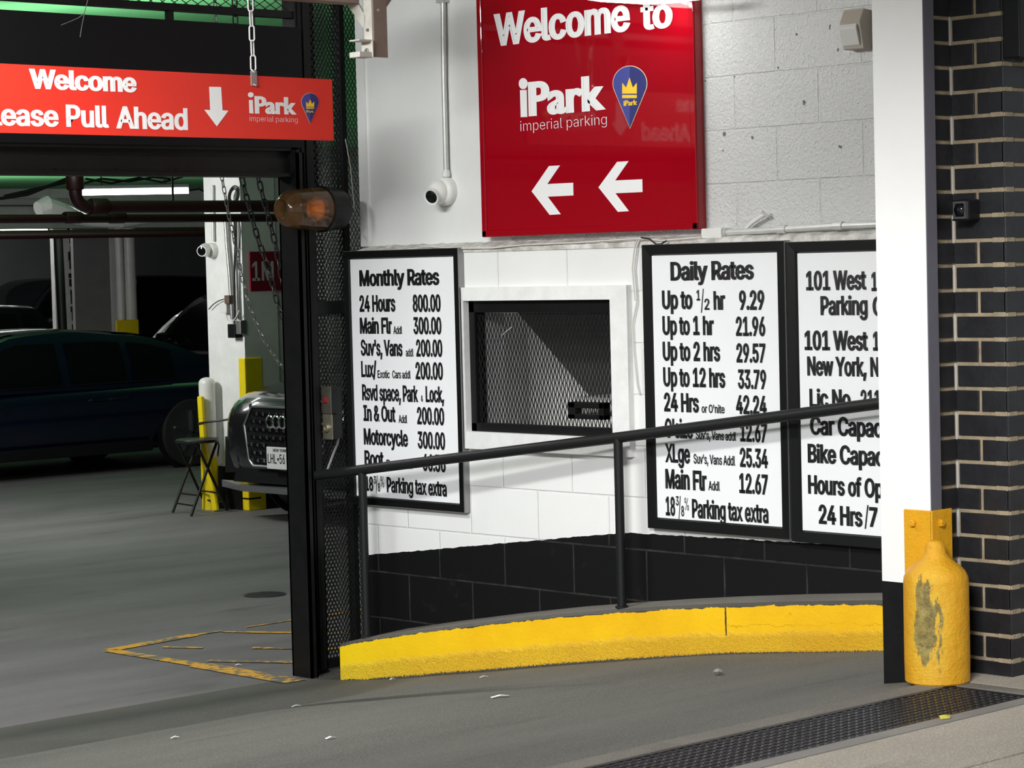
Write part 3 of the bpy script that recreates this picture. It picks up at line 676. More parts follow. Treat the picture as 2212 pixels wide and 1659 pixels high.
# hanging sign in front of the gate --------------------------------------------------
HY = 7.86
c4 = [(-620, 107), (717.5, 171.6), (721.5, 303.8), (-620, 270)]
c4[0] = (-620, 137-(171.6-137)/717.5*620); c4[3] = (-620, 287-(303.8-287)/721*620+0)
c4[3] = (-620, 287-14.4)
pts = [P(x, y, 1, HY) for x, y in c4]
hs = thing('hanging_sign', 'wide orange-red welcome sign hanging on a white chain before the gate', 'sign', ((pts[0].x+pts[1].x)/2, HY, min(p.z for p in pts)))
MB().prism(pts, (0, 0.012, 0)).build('sign_panel', m_redhang, hs, bevel=0.001)
k = .33454
def h(x, y): return (x*k, y*k)
mb = MB(); yt = HY-0.0015
gate_text(mb, 'Welcome', yt, 190*k, 884*k, 443*k, 572*k, 0.046)
gate_text(mb, 'Please', yt, -140*k, 380*k, 665*k, 806*k, 0.035)
gate_text(mb, 'Pull', yt, 428*k, 704*k, 675*k, 819*k, 0.035)
gate_text(mb, 'Ahead', yt, 750*k, 1213*k, 685*k, 829*k, 0.035)
mb.build('lettering', m_whitevinyl, hs)
mb = MB().poly([P(*h(x, y), 1, yt) for x, y in ((1350, 560), (1428, 562), (1437, 712), (1475, 715), (1400, 816), (1319, 708), (1357, 711))]); mb.build('down_arrow', m_whitevinyl, hs)
mb = MB(); gate_text(mb, 'Park', yt, 1645*k, 1916*k, 620*k, 733*k, 0.055, 'B')
mb.poly([P(*h(x, y), 1, yt) for x, y in ((1607, 645), (1633, 646), (1637, 733), (1610, 731))]); 
mb.poly([P(*h(1619+19*math.cos(a), 612+17*math.sin(a)), 1, yt) for a in [2*PI*i/20 for i in range(20)]])
gate_text(mb, 'imperial parking', yt, 1612*k, 1922*k, 747*k, 782*k, (-0.014, 0.0), 'A'); mb.build('logo_lettering', m_whitevinyl, hs)
pin_parts(lambda x, y, l: P(x*k, y*k, 1, HY)+Vector((0, -l, 0)), hs, 2000, 600, 800, 57, (1973, 640, 2025, 690), (694, 702), 'iPark',
          lambda mb, t: gate_text(mb, t, HY-0.0036, 1976*k, 2025*k, 711*k, 727*k, 0.05, 'B'))
# strap clamp on the sign top
b = MB(); a, c = P(540, 153, 1, HY), P(554, 186, 1, HY)
b.box((a.x, HY-0.006, c.z), (c.x, HY-0.0005, a.z)); st = b.build('hanger_strap', m_galv2, hs, bevel=0.001)
for bx_, by_ in ((549, 183), (547, 155)):
    q = P(bx_, by_, 1, HY); MB().lathe([(0.008, 0), (0.007, 0.005), (0.001, 0.007)], (0, -1, 0), (q.x, HY-0.006, q.z), 12).build('bolt', m_chrome, st)

def chain(name, label, pts, L, W_, wire, m, kind_m=None):
    """oval links laid along a polyline"""
    pts = [Vector(p) for p in pts]; seg = []; pitch = L-2*wire
    tot = sum((pts[i+1]-pts[i]).length for i in range(len(pts)-1)); n = max(2, int(tot/pitch)); b = MB()
    def at(s):
        for i in range(len(pts)-1):
            l = (pts[i+1]-pts[i]).length
            if s <= l or i == len(pts)-2: return pts[i]+(pts[i+1]-pts[i])*(s/l), (pts[i+1]-pts[i]).normalized()
            s -= l
    for i in range(n):
        c, d = at((i+0.5)*tot/n); u = d.orthogonal().normalized(); w = d.cross(u)
        ph = 0.35+(PI/2 if i % 2 else 0); s_ = u*math.cos(ph)+w*math.sin(ph)
        ring = []; hl = L/2-W_/2
        for q in range(16):
            a = 2*PI*q/16; e = (hl if math.cos(a) > 0 else -hl); ring.append(c+d*(math.cos(a)*W_/2+e)+s_*(math.sin(a)*W_/2))
        b.tube(ring, wire, 6, False, 0, True)
    return tag(b.build(name, m, smooth=True), label, 'chain')
a = P(538, -40, 1, HY); c = P(546.5, 152, 1, HY)
chain('hanging_chain', 'bright white chain holding up the orange-red sign', [(a.x, HY-0.003, a.z), (c.x, HY-0.003, c.z)], 0.062, 0.022, 0.0032, m_chain_w)

# big red wall sign ------------------------------------------------------------------
yl, yr = P(1043, 505, 0, XS).y, P(1507, 400, 0, XS).y
zbs = P(1300, 503, 0, XS).z
rs = thing('wall_sign', 'tall glossy red welcome sign with two white arrows high on the wall', 'sign', (WU, (yl+yr)/2, zbs))
b = MB(); b.box((XS, yr, zbs), (WU, yl, zbs+1.25)); b.build('sign_box', m_redsign, rs, bevel=0.004)
b = MB(); e = 0.028
for (a0, a1, z0, z1) in ((yr, yr+e, zbs, zbs+1.25), (yl-e, yl, zbs, zbs+1.25), (yr, yl, zbs, zbs+e)):
    b.box((XS-0.006, a0, z0), (XS+0.002, a1, z1))
b.build('sign_rim', m_redsign, rs, bevel=0.005)
k6 = .33454
def r6(x, y): return (1000+x*k6, y*k6)
xt = XS-0.0015; mb = MB()
def wt6(t, x0, x1, yc, yb, bold, font='A'): wall_text(mb, t, xt, 1000+x0*k6, 1000+x1*k6, yc*k6, yb*k6, bold, font)
wt6('Welcome', 203, 1085, 92, 302, 0.042); mb.build('lettering', m_whitevinyl, rs); mb = MB(); wt6('to', 1150, 1356, 0, 198, 0.042); mb.build('lettering', m_whitevinyl, rs)
mb = MB()
wt6('Park', 425, 924, 530, 752, 0.055, 'B'); mb.poly([P(*r6(x, y), 0, xt) for x, y in ((368, 582), (412, 580), (416, 755), (373, 757))])
mb.poly([P(*r6(389+29*math.cos(a), 540+36*math.sin(a)), 0, xt) for a in [2*PI*i/24 for i in range(24)]])
wt6('imperial parking', 372, 930, 782, 848, (-0.014, 0.0)); mb.build('logo_lettering', m_whitevinyl, rs)
for ar in (((443, 1235), (555, 1072), (627, 1068), (545, 1188), (712, 1180), (714, 1262), (548, 1270), (632, 1383), (560, 1388)),
           ((875, 1210), (995, 1045), (1070, 1040), (983, 1165), (1158, 1157), (1160, 1240), (985, 1248), (1072, 1363), (1000, 1368))):
    MB().poly([P(*r6(x, y), 0, xt) for x, y in ar]).build('arrow', m_whitevinyl, rs)
pin_parts(lambda x, y, l: P(*r6(x, y), 0, XS)+Vector((-l, 0, 0)), rs, 1080, 425, 832, 112, (1032, 500, 1127, 605), (613, 634), 'iPark',
          lambda mb_, t: wall_text(mb_, t, XS-0.0036, 1000+1037*k6, 1000+1127*k6, 650*k6, 685*k6, 0.06, 'B'))

# framed rate boards -----------------------------------------------------------------
FX = W-0.035
def board(label, tl, br, fw, lines, ygap=0.0):
    a = P(*tl, 0, FX); c = P(*br, 0, FX)
    y0, y1, z0, z1 = c.y, a.y, c.z, a.z
    t = thing('rate_board', label, 'sign', (W, (y0+y1)/2, z0), group='framed rate boards')
    X = FX; b = MB(); xi = X+0.016
    O = [(y1, z1), (y0, z1), (y0, z0), (y1, z0)]; I = [(y1-fw, z1-fw), (y0+fw, z1-fw), (y0+fw, z0+fw), (y1-fw, z0+fw)]
    M1 = [(y1-0.002, z1-0.002), (y0+0.002, z1-0.002), (y0+0.002, z0+0.002), (y1-0.002, z0+0.002)]; I2 = [(y1-fw+0.008, z1-fw+0.008), (y0+fw-0.008, z1-fw+0.008), (y0+fw-0.008, z0+fw-0.008), (y1-fw+0.008, z0+fw-0.008)]
    for i in range(4):
        j = (i+1) % 4
        p = lambda q, x: (x, q[0], q[1])
        b.quad(p(M1[i], X), p(M1[j], X), p(I2[j], X+0.003), p(I2[i], X+0.003)); b.quad(p(I2[i], X+0.003), p(I2[j], X+0.003), p(I[j], xi), p(I[i], xi))
        b.quad(p(O[i], X+0.004), p(O[j], X+0.004), p(M1[j], X), p(M1[i], X), mi=1); b.quad(p(O[i], W), p(O[j], W), p(O[j], X+0.004), p(O[i], X+0.004), mi=1)
    b.build('frame', [m_frame, m_alu], t)
    b = MB(); b.box((X+0.012, y0+fw*0.8, z0+fw*0.8), (X+0.02, y1-fw*0.8, z1-fw*0.8)); b.build('panel', m_panelw, t)
    mb = MB()
    for ln in lines: wall_text(mb, ln[0], X+0.0105, *ln[1:])
    mb.build('lettering', m_ink, t); return t
def conv(o, s, L): return [(t, o[0]+x0*s, o[0]+x1*s, o[1]+yc*s, o[1]+yb*s, bd) for t, x0, x1, yc, yb, bd in L]
B = 0.046; BS = 0.034
L1 = conv((700, 500), .33454, [('Monthly Rates', 229, 746, 250, 354, B), ('24 Hours', 230, 462, 412, 519, B), ('800.00', 574, 754, 408, 520, B), ('Main Flr', 233, 440, 556, 660, B), ('Addl', 448, 505, 612, 662, BS), ('300.00', 578, 759, 553, 664, B),
    ("Suv's, Vans", 238, 508, 698, 802, B), ('addl', 528, 578, 756, 807, BS), ('200.00', 596, 765, 697, 808, B), ('Lux/', 241, 340, 836, 940, B), ('Exotic', 346, 425, 896, 946, BS), ('Cars addl', 441, 560, 897, 948, BS), ('200.00', 592, 769, 843, 955, B),
    ('Rsvd space, Park', 247, 608, 986, 1090, B), ('&', 626, 640, 1058, 1098, BS), ('Lock,', 657, 776, 998, 1102, B), ('In & Out', 255, 463, 1120, 1223, B), ('Addl', 482, 538, 1184, 1236, BS), ('200.00', 602, 777, 1133, 1245, B),
    ('Motorcycle', 258, 543, 1270, 1375, B), ('300.00', 606, 783, 1290, 1401, B), ('Boot', 263, 386, 1412, 1516, B), ('Removal', 404, 570, 1472, 1524, BS), ('66.36', 638, 786, 1435, 1546, B)])
L1 += conv((580, 770), .23508, [('18', 890, 964, 1100, 1232, B), ('3', 967, 989, 1098, 1168, BS), ('/', 986, 1004, 1098, 1240, 0.004), ('8', 1005, 1028, 1162, 1240, BS), ('%', 1030, 1062, 1100, 1200, 0.004), ('Parking tax extra', 1088, 1639, 1106, 1247, B)])
board('white monthly rates board in a black frame at the gate end', (739.5, 543), (1003.5, 1108.5), 0.040, L1)
L2 = conv((1340, 500), .33454, [('Daily Rates', 325, 864, 197, 318, B), ('Up to', 270, 467, 381, 502, B), ('1', 492, 516, 378, 446, BS), ('/', 520, 541, 376, 506, 0.004), ('2', 543, 577, 434, 506, BS), ('hr', 603, 678, 385, 506, B), ('9.29', 768, 931, 381, 507, B),
    ('Up to 1 hr', 273, 605, 546, 668, B), ('21.96', 747, 937, 550, 675, B), ('Up to 2 hrs', 275, 646, 711, 834, B), ('29.57', 750, 939, 722, 846, B), ('Up to 12 hrs', 278, 679, 876, 1000, B), ('33.79', 760, 943, 890, 1015, B),
    ('24 Hrs', 283, 509, 1040, 1162, B), ("or O'nite", 525, 674, 1116, 1170, BS), ('42.24', 748, 946, 1056, 1178, B), ("O'size", 288, 470, 1206, 1330, B), ("Suv's, Vans addl", 487, 749, 1284, 1341, BS), ('12.67', 774, 948, 1232, 1356, B),
    ('XLge', 290, 452, 1368, 1490, B), ("Suv's, Vans Addl", 473, 742, 1436, 1498, BS), ('25.34', 773, 954, 1396, 1520, B)])
k7 = .29837
L2 += conv((1340, 1000), k7, [('Main Flr', 328, 626, 42, 184, B), ('Addl', 638, 721, 130, 197, BS), ('12.67', 862, 1070, 73, 218, B), ('18', 330, 398, 242, 379, B), ('3', 402, 424, 240, 308, BS), ('/', 421, 440, 245, 385, 0.004), ('8', 441, 463, 310, 385, BS), ('%', 466, 496, 252, 342, 0.004), ('Parking tax extra', 520, 1073, 260, 396, B)])
board('white daily rates board in a black frame between window and address board', (1385, 529), (1706.5, 1166), 0.046, L2)
L3 = conv((1340, 500), .33454, [('101 West', 1200, 1590, 256, 381, B), ('1', 1622, 1660, 262, 385, B), ('Parking', 1294, 1598, 417, 541, B), ('G', 1630, 1700, 420, 546, B), ('101 West', 1190, 1601, 640, 766, B), ('1', 1632, 1672, 646, 770, B),
    ('New York, N', 1208, 1672, 806, 930, B), ('Lic No.', 1222, 1512, 1015, 1134, B), ('211', 1552, 1680, 1022, 1142, B), ('Car Capac', 1226, 1696, 1190, 1312, B), ('Bike Capac', 1211, 1706, 1370, 1492, B)])
L3 += conv((1340, 1000), k7, [('Hours of Op', 1360, 1905, 86, 222, B), ('24 Hrs', 1437, 1755, 300, 440, B), ('/', 1768, 1800, 310, 455, 0.01), ('7', 1803, 1864, 318, 462, B)])
board('white address and hours board in a black frame partly behind the column', (1697.5, 522.5), (2030, 1196), 0.046, L3)

# ================================================================== TICKET WINDOW
def expanded(mb, org, u, v, nrm, wu, wv, su, sv, strand, depth):
    """expanded metal: zig-zag strands along v, diamonds su wide, sv tall, in the rectangle org + [0,wu] u + [0,wv] v"""
    org, u, v, nrm = Vector(org), Vector(u), Vector(v), Vector(nrm)
    ncol = int(wu/(su/2)); nrow = int(wv/(sv/2))
    for c in range(ncol):
        uc = (c+0.5)*su/2; vs = []
        for r in range(nrow+1):
            s = 1 if (r+c) % 2 == 0 else -1
            uu = min(max(uc+s*su/4*0.92, 0), wu); p = org+u*uu+v*min(r*sv/2, wv)
            dz = nrm*(depth*0.5*(1 if s > 0 else -1))
            vs += [p-u*strand/2+dz, p+u*strand/2+dz, p+u*strand/2-nrm*strand*0.6+dz, p-u*strand/2-nrm*strand*0.6+dz]
        fs = []
        for r in range(nrow):
            a = r*4; e = a+4
            for q in range(4): fs.append((a+q, a+(q+1) % 4, e+(q+1) % 4, e+q))
        mb.add(vs, fs)
tw = thing('ticket_window', 'mesh covered ticket window in white trim with a small pass slot', 'window', (W, (wy0+wy1)/2, wz0))
ty0, ty1 = P(999, 800, 0, W-0.03).y, P(1356, 800, 0, W-0.03).y
tz1 = P(1175, 618.5, 0, W-0.03).z; tz0 = P(1175, 978, 0, W-0.03).z
b = MB(); XF = W-0.028
O = [(ty0, tz1), (ty1, tz1), (ty1, tz0), (ty0, tz0)]; I = [(wy0, wz1), (wy1, wz1), (wy1, wz0), (wy0, wz0)]
for i in range(4):
    j = (i+1) % 4; p = lambda q, x: (x, q[0], q[1])
    b.quad(p(O[i], XF), p(O[j], XF), p(I[j], XF-0.006), p(I[i], XF-0.006)); b.quad(p(O[i], W+0.002), p(O[j], W+0.002), p(O[j], XF), p(O[i], XF)); b.quad(p(I[i], XF-0.006), p(I[j], XF-0.006), p(I[j], W+0.09), p(I[i], W+0.09))
b.build('window_trim', m_wwood, tw)
fb = 0.034; xs0 = W-0.004
b = MB(); b.box((xs0, wy1, wz1-0.05), (xs0+0.035, wy0, wz1)); b.box((xs0, wy1, wz0), (xs0+0.035, wy0, wz0+0.036)); b.box((xs0, wy0-fb, wz0), (xs0+0.035, wy0, wz1)); b.box((xs0, wy1, wz0), (xs0+0.035, wy1+fb*0.85, wz1))
b.build('sash_frame', m_black, tw, bevel=0.002)
b = MB(); expanded(b, (xs0+0.02, wy0-fb*0.7, wz0+0.02), (0, -1, 0), (0, 0, 1), (-1, 0, 0), wy0-wy1-fb*1.3, wz1-wz0-0.05, 0.0215, 0.0475, 0.0036, 0.004)
b.build('wire_mesh', m_blackmesh, tw)
b = MB(); a, c = P(1231, 868, 0, xs0), P(1308, 907, 0, xs0); ia, ic = P(1246, 881, 0, xs0), P(1298, 896, 0, xs0)
b.box((xs0-0.012, c.y, ia.z), (xs0+0.03, a.y, a.z)); b.box((xs0-0.012, c.y, c.z), (xs0+0.03, a.y, ic.z)); b.box((xs0-0.012, ia.y, c.z), (xs0+0.03, a.y, a.z)); b.box((xs0-0.012, c.y, c.z), (xs0+0.03, ic.y, a.z))
b.build('pass_slot', m_black, tw, bevel=0.002)
# pale counter just inside the slot, and a dark slab added to darken the opening's upper half
b = MB(); b.box((W+0.10, wy1+0.02, wz0+0.08), (W+0.34, ic.y+0.25, wz0+0.15)); tag(b.build('booth_counter', m_gwall), 'pale counter seen through the pass slot of the ticket window', 'counter')
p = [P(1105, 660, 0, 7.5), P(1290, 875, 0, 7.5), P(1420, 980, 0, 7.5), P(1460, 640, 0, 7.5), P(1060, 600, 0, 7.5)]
b = MB().prism(p, (0.12, 0, 0)); tag(b.build('booth_slab', mat('booth_slab_dark', (0.075, 0.075, 0.072), 0.7), ), 'dark sloping slab added inside the ticket booth', 'stair')
b = MB(); p = [P(1020, 640, 0, 7.62), P(1068, 640, 0, 7.62), P(1150, 960, 0, 7.62), P(1110, 960, 0, 7.62)]
# bent wire caught in the mesh
a, c = P(1085, 724, 0, xs0-0.004), P(1106, 706, 0, xs0-0.004)
tag(MB().tube([a, (a+c)/2+Vector((-0.01, 0, -0.004)), c], 0.0013, 6).build('wire_scrap', m_wcable), 'short bright wire caught in the ticket window mesh', 'wire')

# ================================================================== HANDRAIL
hr = thing('handrail', 'black pipe handrail standing on the yellow kerb', 'handrail', (6.85, 7.0, ramp_z(7.0)))
def RX(y): return Xc(y)+0.035
p_l = Vector((RX(8.3), 8.36, 0)); 
q0 = PL(700, 1025, KA+0.035, KB); q1 = P(1330, 946, 0, 6.935); q2 = P(1895, 872, 0, 6.935)
d0 = (q1-q0).normalized(); q00 = q0+d0*((8.42-q0.y)/d0.y) if q0.y < 8.42 else q0
q3 = q2+(q2-q1).normalized()*0.55
rr = 0.0215
MB().tube([q00, q0, q1, q2, q3], rr, 16).build('rail', m_rail, hr, smooth=True)
for (x, yt_, yb_) in ((1330, 950, 1314), (779, 1020, 1378)):
    base = PK(x, yb_); base.x += 0.035
    s = (base.y-q0.y)/(q1.y-q0.y); zt = q0.z+(q1.z-q0.z)*s
    b = MB().tube([(base.x, base.y, base.z-0.01), (base.x, base.y, zt)], 0.0185, 14); b.lathe([(0.026, 0), (0.026, 0.006), (0.019, 0.010)], org=(base.x, base.y, base.z-0.002), n=16)
    b.build('post', m_rail, hr, smooth=True)

# ================================================================== GATE
zg = lambda y: P(300, y, 1, GY).z
gx0 = 3.2
gl = P(607, 600, 1, GY+0.05).x; gm = gl+0.055; gr = P(683, 600, 1, GY-0.03).x
gt = thing('roll_up_gate', 'black steel roll-up gate raised over the garage entrance', 'gate', ((gx0+gl)/2, GY, 2.2))
zt = P(569, 55, 1, GY-0.06).z; z302 = P(400, 306, 1, GY).z; z331 = P(300, 338, 1, GY).z; z376 = P(300, 378.5, 1, GY).z
b = MB(); b.box((gx0, GY-0.06, z302-0.02), (gm-0.002, GY+0.30, zt)); b.build('coil_housing', mat('black_housing_sheet', (0.004, 0.004, 0.005), 0.55, 0, 0.1, 6, spec=0.2), gt)
b = MB(); b.box((gx0, GY-0.02, z331), (gl-0.002, GY+0.1, z302)); b.box((gx0, GY-0.05, z331+0.03), (gl-0.002, GY, z331+0.045)); b.build('lintel_angle', m_black, gt)
b = MB(); b.box((gx0, GY-0.035, z376), (gl-0.002, GY+0.05, z331)); b.box((gx0, GY-0.06, z376-0.004), (gl-0.002, GY+0.06, z376+0.012)); bb = b.build('bottom_bar', m_black, gt)
for x in (118, 250, 380, 585):
    q = P(x, 362, 1, GY-0.035); MB().lathe([(0.008, 0), (0.006, 0.005)], (0, -1, 0), (q.x, GY-0.035, q.z), 10).build('bolt', m_black, bb)
zbar0 = P(569, 35, 1, GY-0.02).z; zbar1 = P(569, 20, 1, GY-0.02).z
b = MB(); b.box((gx0, GY-0.02, zbar0), (gm, GY+0.03, zbar1)); q = P(367, 30, 1, GY); b.box((q.x-0.012, GY-0.01, zt-0.02), (q.x+0.012, GY+0.02, zbar0)); b.build('top_bar', m_black, gt)
b = MB(); expanded(b, (gx0+1.2, GY, zbar1-0.01), (1, 0, 0), (0, 0, 1), (0, -1, 0), gm-gx0-1.2, 0.5, 0.060, 0.034, 0.006, 0.004); b.build('top_mesh', m_blackmesh, gt)
# gate post
gp = thing('gate_post', 'tall black steel gate post with guide channel at the driveway', 'post', ((gl+gr)/2, GY, 0))
b = MB(); b.box((gm, GY-0.03, 0.02), (gr, GY+0.06, 3.15)); b.build('channel', m_black, gp, bevel=0.003)
b = MB(); b.box((gl, GY-0.085, 0.0), (gl+0.012, GY+0.05, z302-0.03)); b.box((gl, GY-0.085, 0), (gl+0.04, GY-0.075, z376+0.1)); b.box((gl, GY+0.04, 0), (gm, GY+0.05, z376+0.1)); b.box((gl+0.03, GY-0.085, 0), (gl+0.04, GY-0.03, z376+0.1)); b.build('guide_track', m_black, gp)
b = MB(); b.box((gm+0.035, GY-0.042, 0.02), (gm+0.044, GY-0.03, 3.15)); b.box((gm+0.012, GY-0.036, 0.02), (gm+0.03, GY-0.03, 3.15)); b.build('rib', m_black, gp)
b = MB()
for i in range(9):
    x = gl+0.03+i*0.016; s = random.uniform(0.008, 0.017); b.lathe([(s, 0), (s*0.9, s*0.8), (s*0.4, s*1.3)], (0.1, -0.2, 1), (x, GY-0.06+random.uniform(-0.02, 0.02), -0.012), 7)
b.build('rusted_foot', mat('rusty_black_steel', (0.02, 0.016, 0.012), 0.8, 0, 0.8, 40, col2=(0.05, 0.036, 0.022), vscale=30), gp)
# mesh side panel
mr = W-0.01
mp = thing('mesh_side_panel', 'black expanded mesh panel between gate post and block wall', 'panel', ((gr+mr)/2, GY, 0))
b = MB(); b.box((gr+0.001, GY-0.012, 0.0), (gr+0.022, GY+0.03, 3.15)); b.box((WU-0.03, GY-0.012, 0), (WU, GY+0.03, 3.15)); b.box((gr, GY-0.012, 0.02), (mr, GY+0.02, 0.06))
za, zc = P(710, 650, 1, GY).z, P(710, 679, 1, GY).z; b.box((gr, GY-0.016, zc), (WU, GY+0.02, za)); b.build('panel_frame', m_black, mp, bevel=0.002)
b = MB(); expanded(b, (gr+0.01, GY+0.002, 0.05), (1, 0, 0), (0, 0, 1), (0, -1, 0), WU-gr-0.03, 3.5, 0.0185, 0.0335, 0.0042, 0.004); b.build('wire_mesh', m_blackmesh, mp)
mp2 = thing('inner_mesh_gate', 'second black mesh layer standing just inside the side panel', 'panel', ((gr+mr)/2, GY+0.12, 0))
b = MB(); b.box((gr, GY+0.09, 0), (gr+0.03, GY+0.13, 3.5)); b.box((WU+0.25, GY+0.09, 0), (WU+0.28, GY+0.13, 3.5)); b.box((WU-0.12, GY+0.09, 2.1), (WU-0.09, GY+0.13, 3.5)); b.box((gr, GY+0.09, 0), (WU+0.28, GY+0.13, 0.03)); b.box((gr, GY+0.09, 3.47), (WU+0.28, GY+0.13, 3.5)); b.build('panel_frame', m_black, mp2)
b = MB(); expanded(b, (gr+0.02, GY+0.11, 0.05), (1, 0, 0), (0, 0, 1), (0, -1, 0), WU+0.27-gr, 3.4, 0.0205, 0.034, 0.004, 0.004); b.build('wire_mesh', m_blackmesh, mp2)
# thin pale cable dangling in front of the mesh
cab = [P(746, 300, 1, GY-0.03), P(757, 360, 1, GY-0.03), P(766, 455, 1, GY-0.03), P(779, 492, 1, GY-0.03), P(791, 522, 0, W-0.01)]
tag(MB().tube(cab, 0.0016, 6).build('dangling_cable', m_wcable), 'thin white cable hanging across the mesh panel to the ledge', 'cable')

# amber beacon on the post
BY = GY-0.14
bl, br_ = P(606, 455, 1, BY), P(736, 452, 1, BY); zc = P(660, 452, 1, BY).z
bc = thing('amber_beacon', 'amber warning beacon with black base sticking out from the gate post', 'beacon', (br_.x, BY, zc))
xa = P(700, 452, 1, BY).x
b = MB().lathe([(0.050, br_.x-xa), (0.084, br_.x-xa-0.004), (0.090, 0.06), (0.092, 0.03), (0.094, 0.0), (0.101, -0.004), (0.101, -0.016)], (1, 0, 0), (xa, BY, zc), 36)
b.box((br_.x-0.02, BY-0.03, zc-0.03), (br_.x+0.02, GY-0.043, zc+0.03)); bs = b.build('base', m_bplastic, bc, smooth=True)
Ln = xa-0.016-bl.x; BS_ = 1.13
b = MB().lathe([(0.094, 0), (0.094, -0.02), (0.092, -Ln*0.35), (0.087, -Ln*0.60), (0.080, -Ln*0.78), (0.068, -Ln*0.90), (0.055, -Ln*0.965), (0.048, -Ln*0.988), (0.043, -Ln*0.99), (0.040, -Ln*0.97), (0.02, -Ln*0.945), (0.001, -Ln*0.94)], (1, 0, 0), (xa-0.016, BY, zc), 40)
b.build('lens', m_amber, bc, smooth=True)
b = MB().lathe([(0.030, 0), (0.034, -0.05), (0.020, -0.09), (0.001, -0.10)], (1, 0, 0), (xa-0.017, BY, zc), 20); b.build('reflector', mat('amber_reflector', (0.75, 0.33, 0.06), 0.2, 0.7), bc, smooth=True)

# key switch boxes on the mesh panel
def switch(label, l, m, r, t, bt, face, button):
    YS = GY-0.075; a = P(l, (t+bt)/2, 1, GY-0.022); c = P(m, (t+bt)/2, 1, YS); e = P(r, (t+bt)/2, 1, YS); z1 = P(m, t, 1, YS).z; z0 = P(m, bt, 1, YS).z
    s = thing('key_switch_box', label, 'switch', ((c.x+e.x)/2, GY, z0), group='switch boxes on the mesh panel')
    b = MB(); b.box((c.x+0.004, YS, z0), (e.x, GY-0.016, z1)); b.build('box', m_bplastic, s, bevel=0.003)
    b = MB(); b.box((c.x, YS-0.004, z0-0.002), (c.x+0.006, GY-0.014, z1+0.002)); fp = b.build('face_plate', face, s, bevel=0.002)
    ym = (YS+GY-0.016)/2; zm = (z0+z1)/2; b = MB()
    if button: b.box((c.x-0.008, ym-0.010, zm-0.012), (c.x, ym+0.010, zm+0.010)); b.build('push_button', m_redbtn, fp, bevel=0.002)
    else:
        b.lathe([(0.019, 0), (0.019, 0.008), (0.013, 0.012), (0.012, 0.006), (0.001, 0.006)], (-1, 0, 0), (c.x, ym, zm-0.005), 20); b.build('key_cylinder', m_brass, fp, smooth=True)
m_bronze = mat('bronze_plate', (0.16, 0.15, 0.115), 0.35, 0.6, 0.1, 40, var=0.25, vscale=25)
switch('dark switch box with red push button on the mesh panel', 695, 713, 739, 836, 893, m_bronze, True)
switch('brass faced key switch box under the red button box', 696, 716, 740, 896, 949, m_brass, False)
a = [P(728, 955, 1, GY-0.06), P(733, 946, 1, GY-0.06), P(738, 953, 1, GY-0.05)]
b = MB().tube([P(731, 946, 1, GY-0.055), P(729, 958, 1, GY-0.05), P(722, 975, 1, GY-0.03), P(706, 1018, 1, GY-0.025)], 0.006, 8); tag(b.build('flexible_conduit', m_galv2, smooth=True), 'bright metal conduit hanging below the key switch box', 'conduit')

# ================================================================== WALL FITTINGS
# dome camera with its conduit on the smooth panel
sc_ = thing('dome_camera', 'white dome camera on the smooth panel beside the red sign', 'camera', (WU, P(965, 415, 0, WU).y, P(965, 415, 0, WU).z), group='dome cameras')
c0 = P(967, 413, 0, WU)
MB().lathe([(0.062, 0), (0.062, 0.022), (0.056, 0.034), (0.048, 0.038)], (-1, 0, 0), (WU, c0.y, c0.z), 32).build('base', m_camw, sc_, smooth=True)
ax = Vector((-0.88, -0.22, -0.32)).normalized(); q = Vector((WU-0.04, c0.y+0.012, c0.z-0.004))
ball = [(0.052*math.cos(t), 0.052*math.sin(t)) for t in [math.radians(a) for a in range(-80, 51, 10)]]
bd = MB().lathe(ball+[(0.032, 0.060), (0.036, 0.064), (0.031, 0.062)], ax, q, 32).build('ball', m_camw, sc_, smooth=True)
MB().lathe([(0.0305, 0.056), (0.028, 0.062), (0.020, 0.066), (0.001, 0.068)], ax, q, 28).build('lens', m_lens, bd, smooth=True)
co = thing('camera_conduit', 'pale vertical conduit running down to the dome camera', 'conduit', (WU, c0.y, c0.z+0.06))
top = P(957, -30, 0, WU-0.018); bot = P(964, 372, 0, WU-0.018)
MB().tube([(WU-0.018, top.y, top.z), (WU-0.018, (top.y+bot.y)/2+0.004, (top.z+bot.z)/2), (WU-0.018, bot.y, c0.z+0.055)], 0.0115, 12).build('pipe', m_galv, co, smooth=True)
MB().lathe([(0.017, 0), (0.018, 0.02), (0.014, 0.024), (0.014, 0.03)], (0, 0, 1), (WU-0.018, bot.y, c0.z+0.06), 16).build('connector', m_camw, co, smooth=True)
q = P(957, 3, 0, WU-0.02); b = MB(); b.box((WU-0.034, q.y-0.022, q.z-0.006), (WU, q.y+0.03, q.z+0.008)); b.build('clip', m_galv, co)

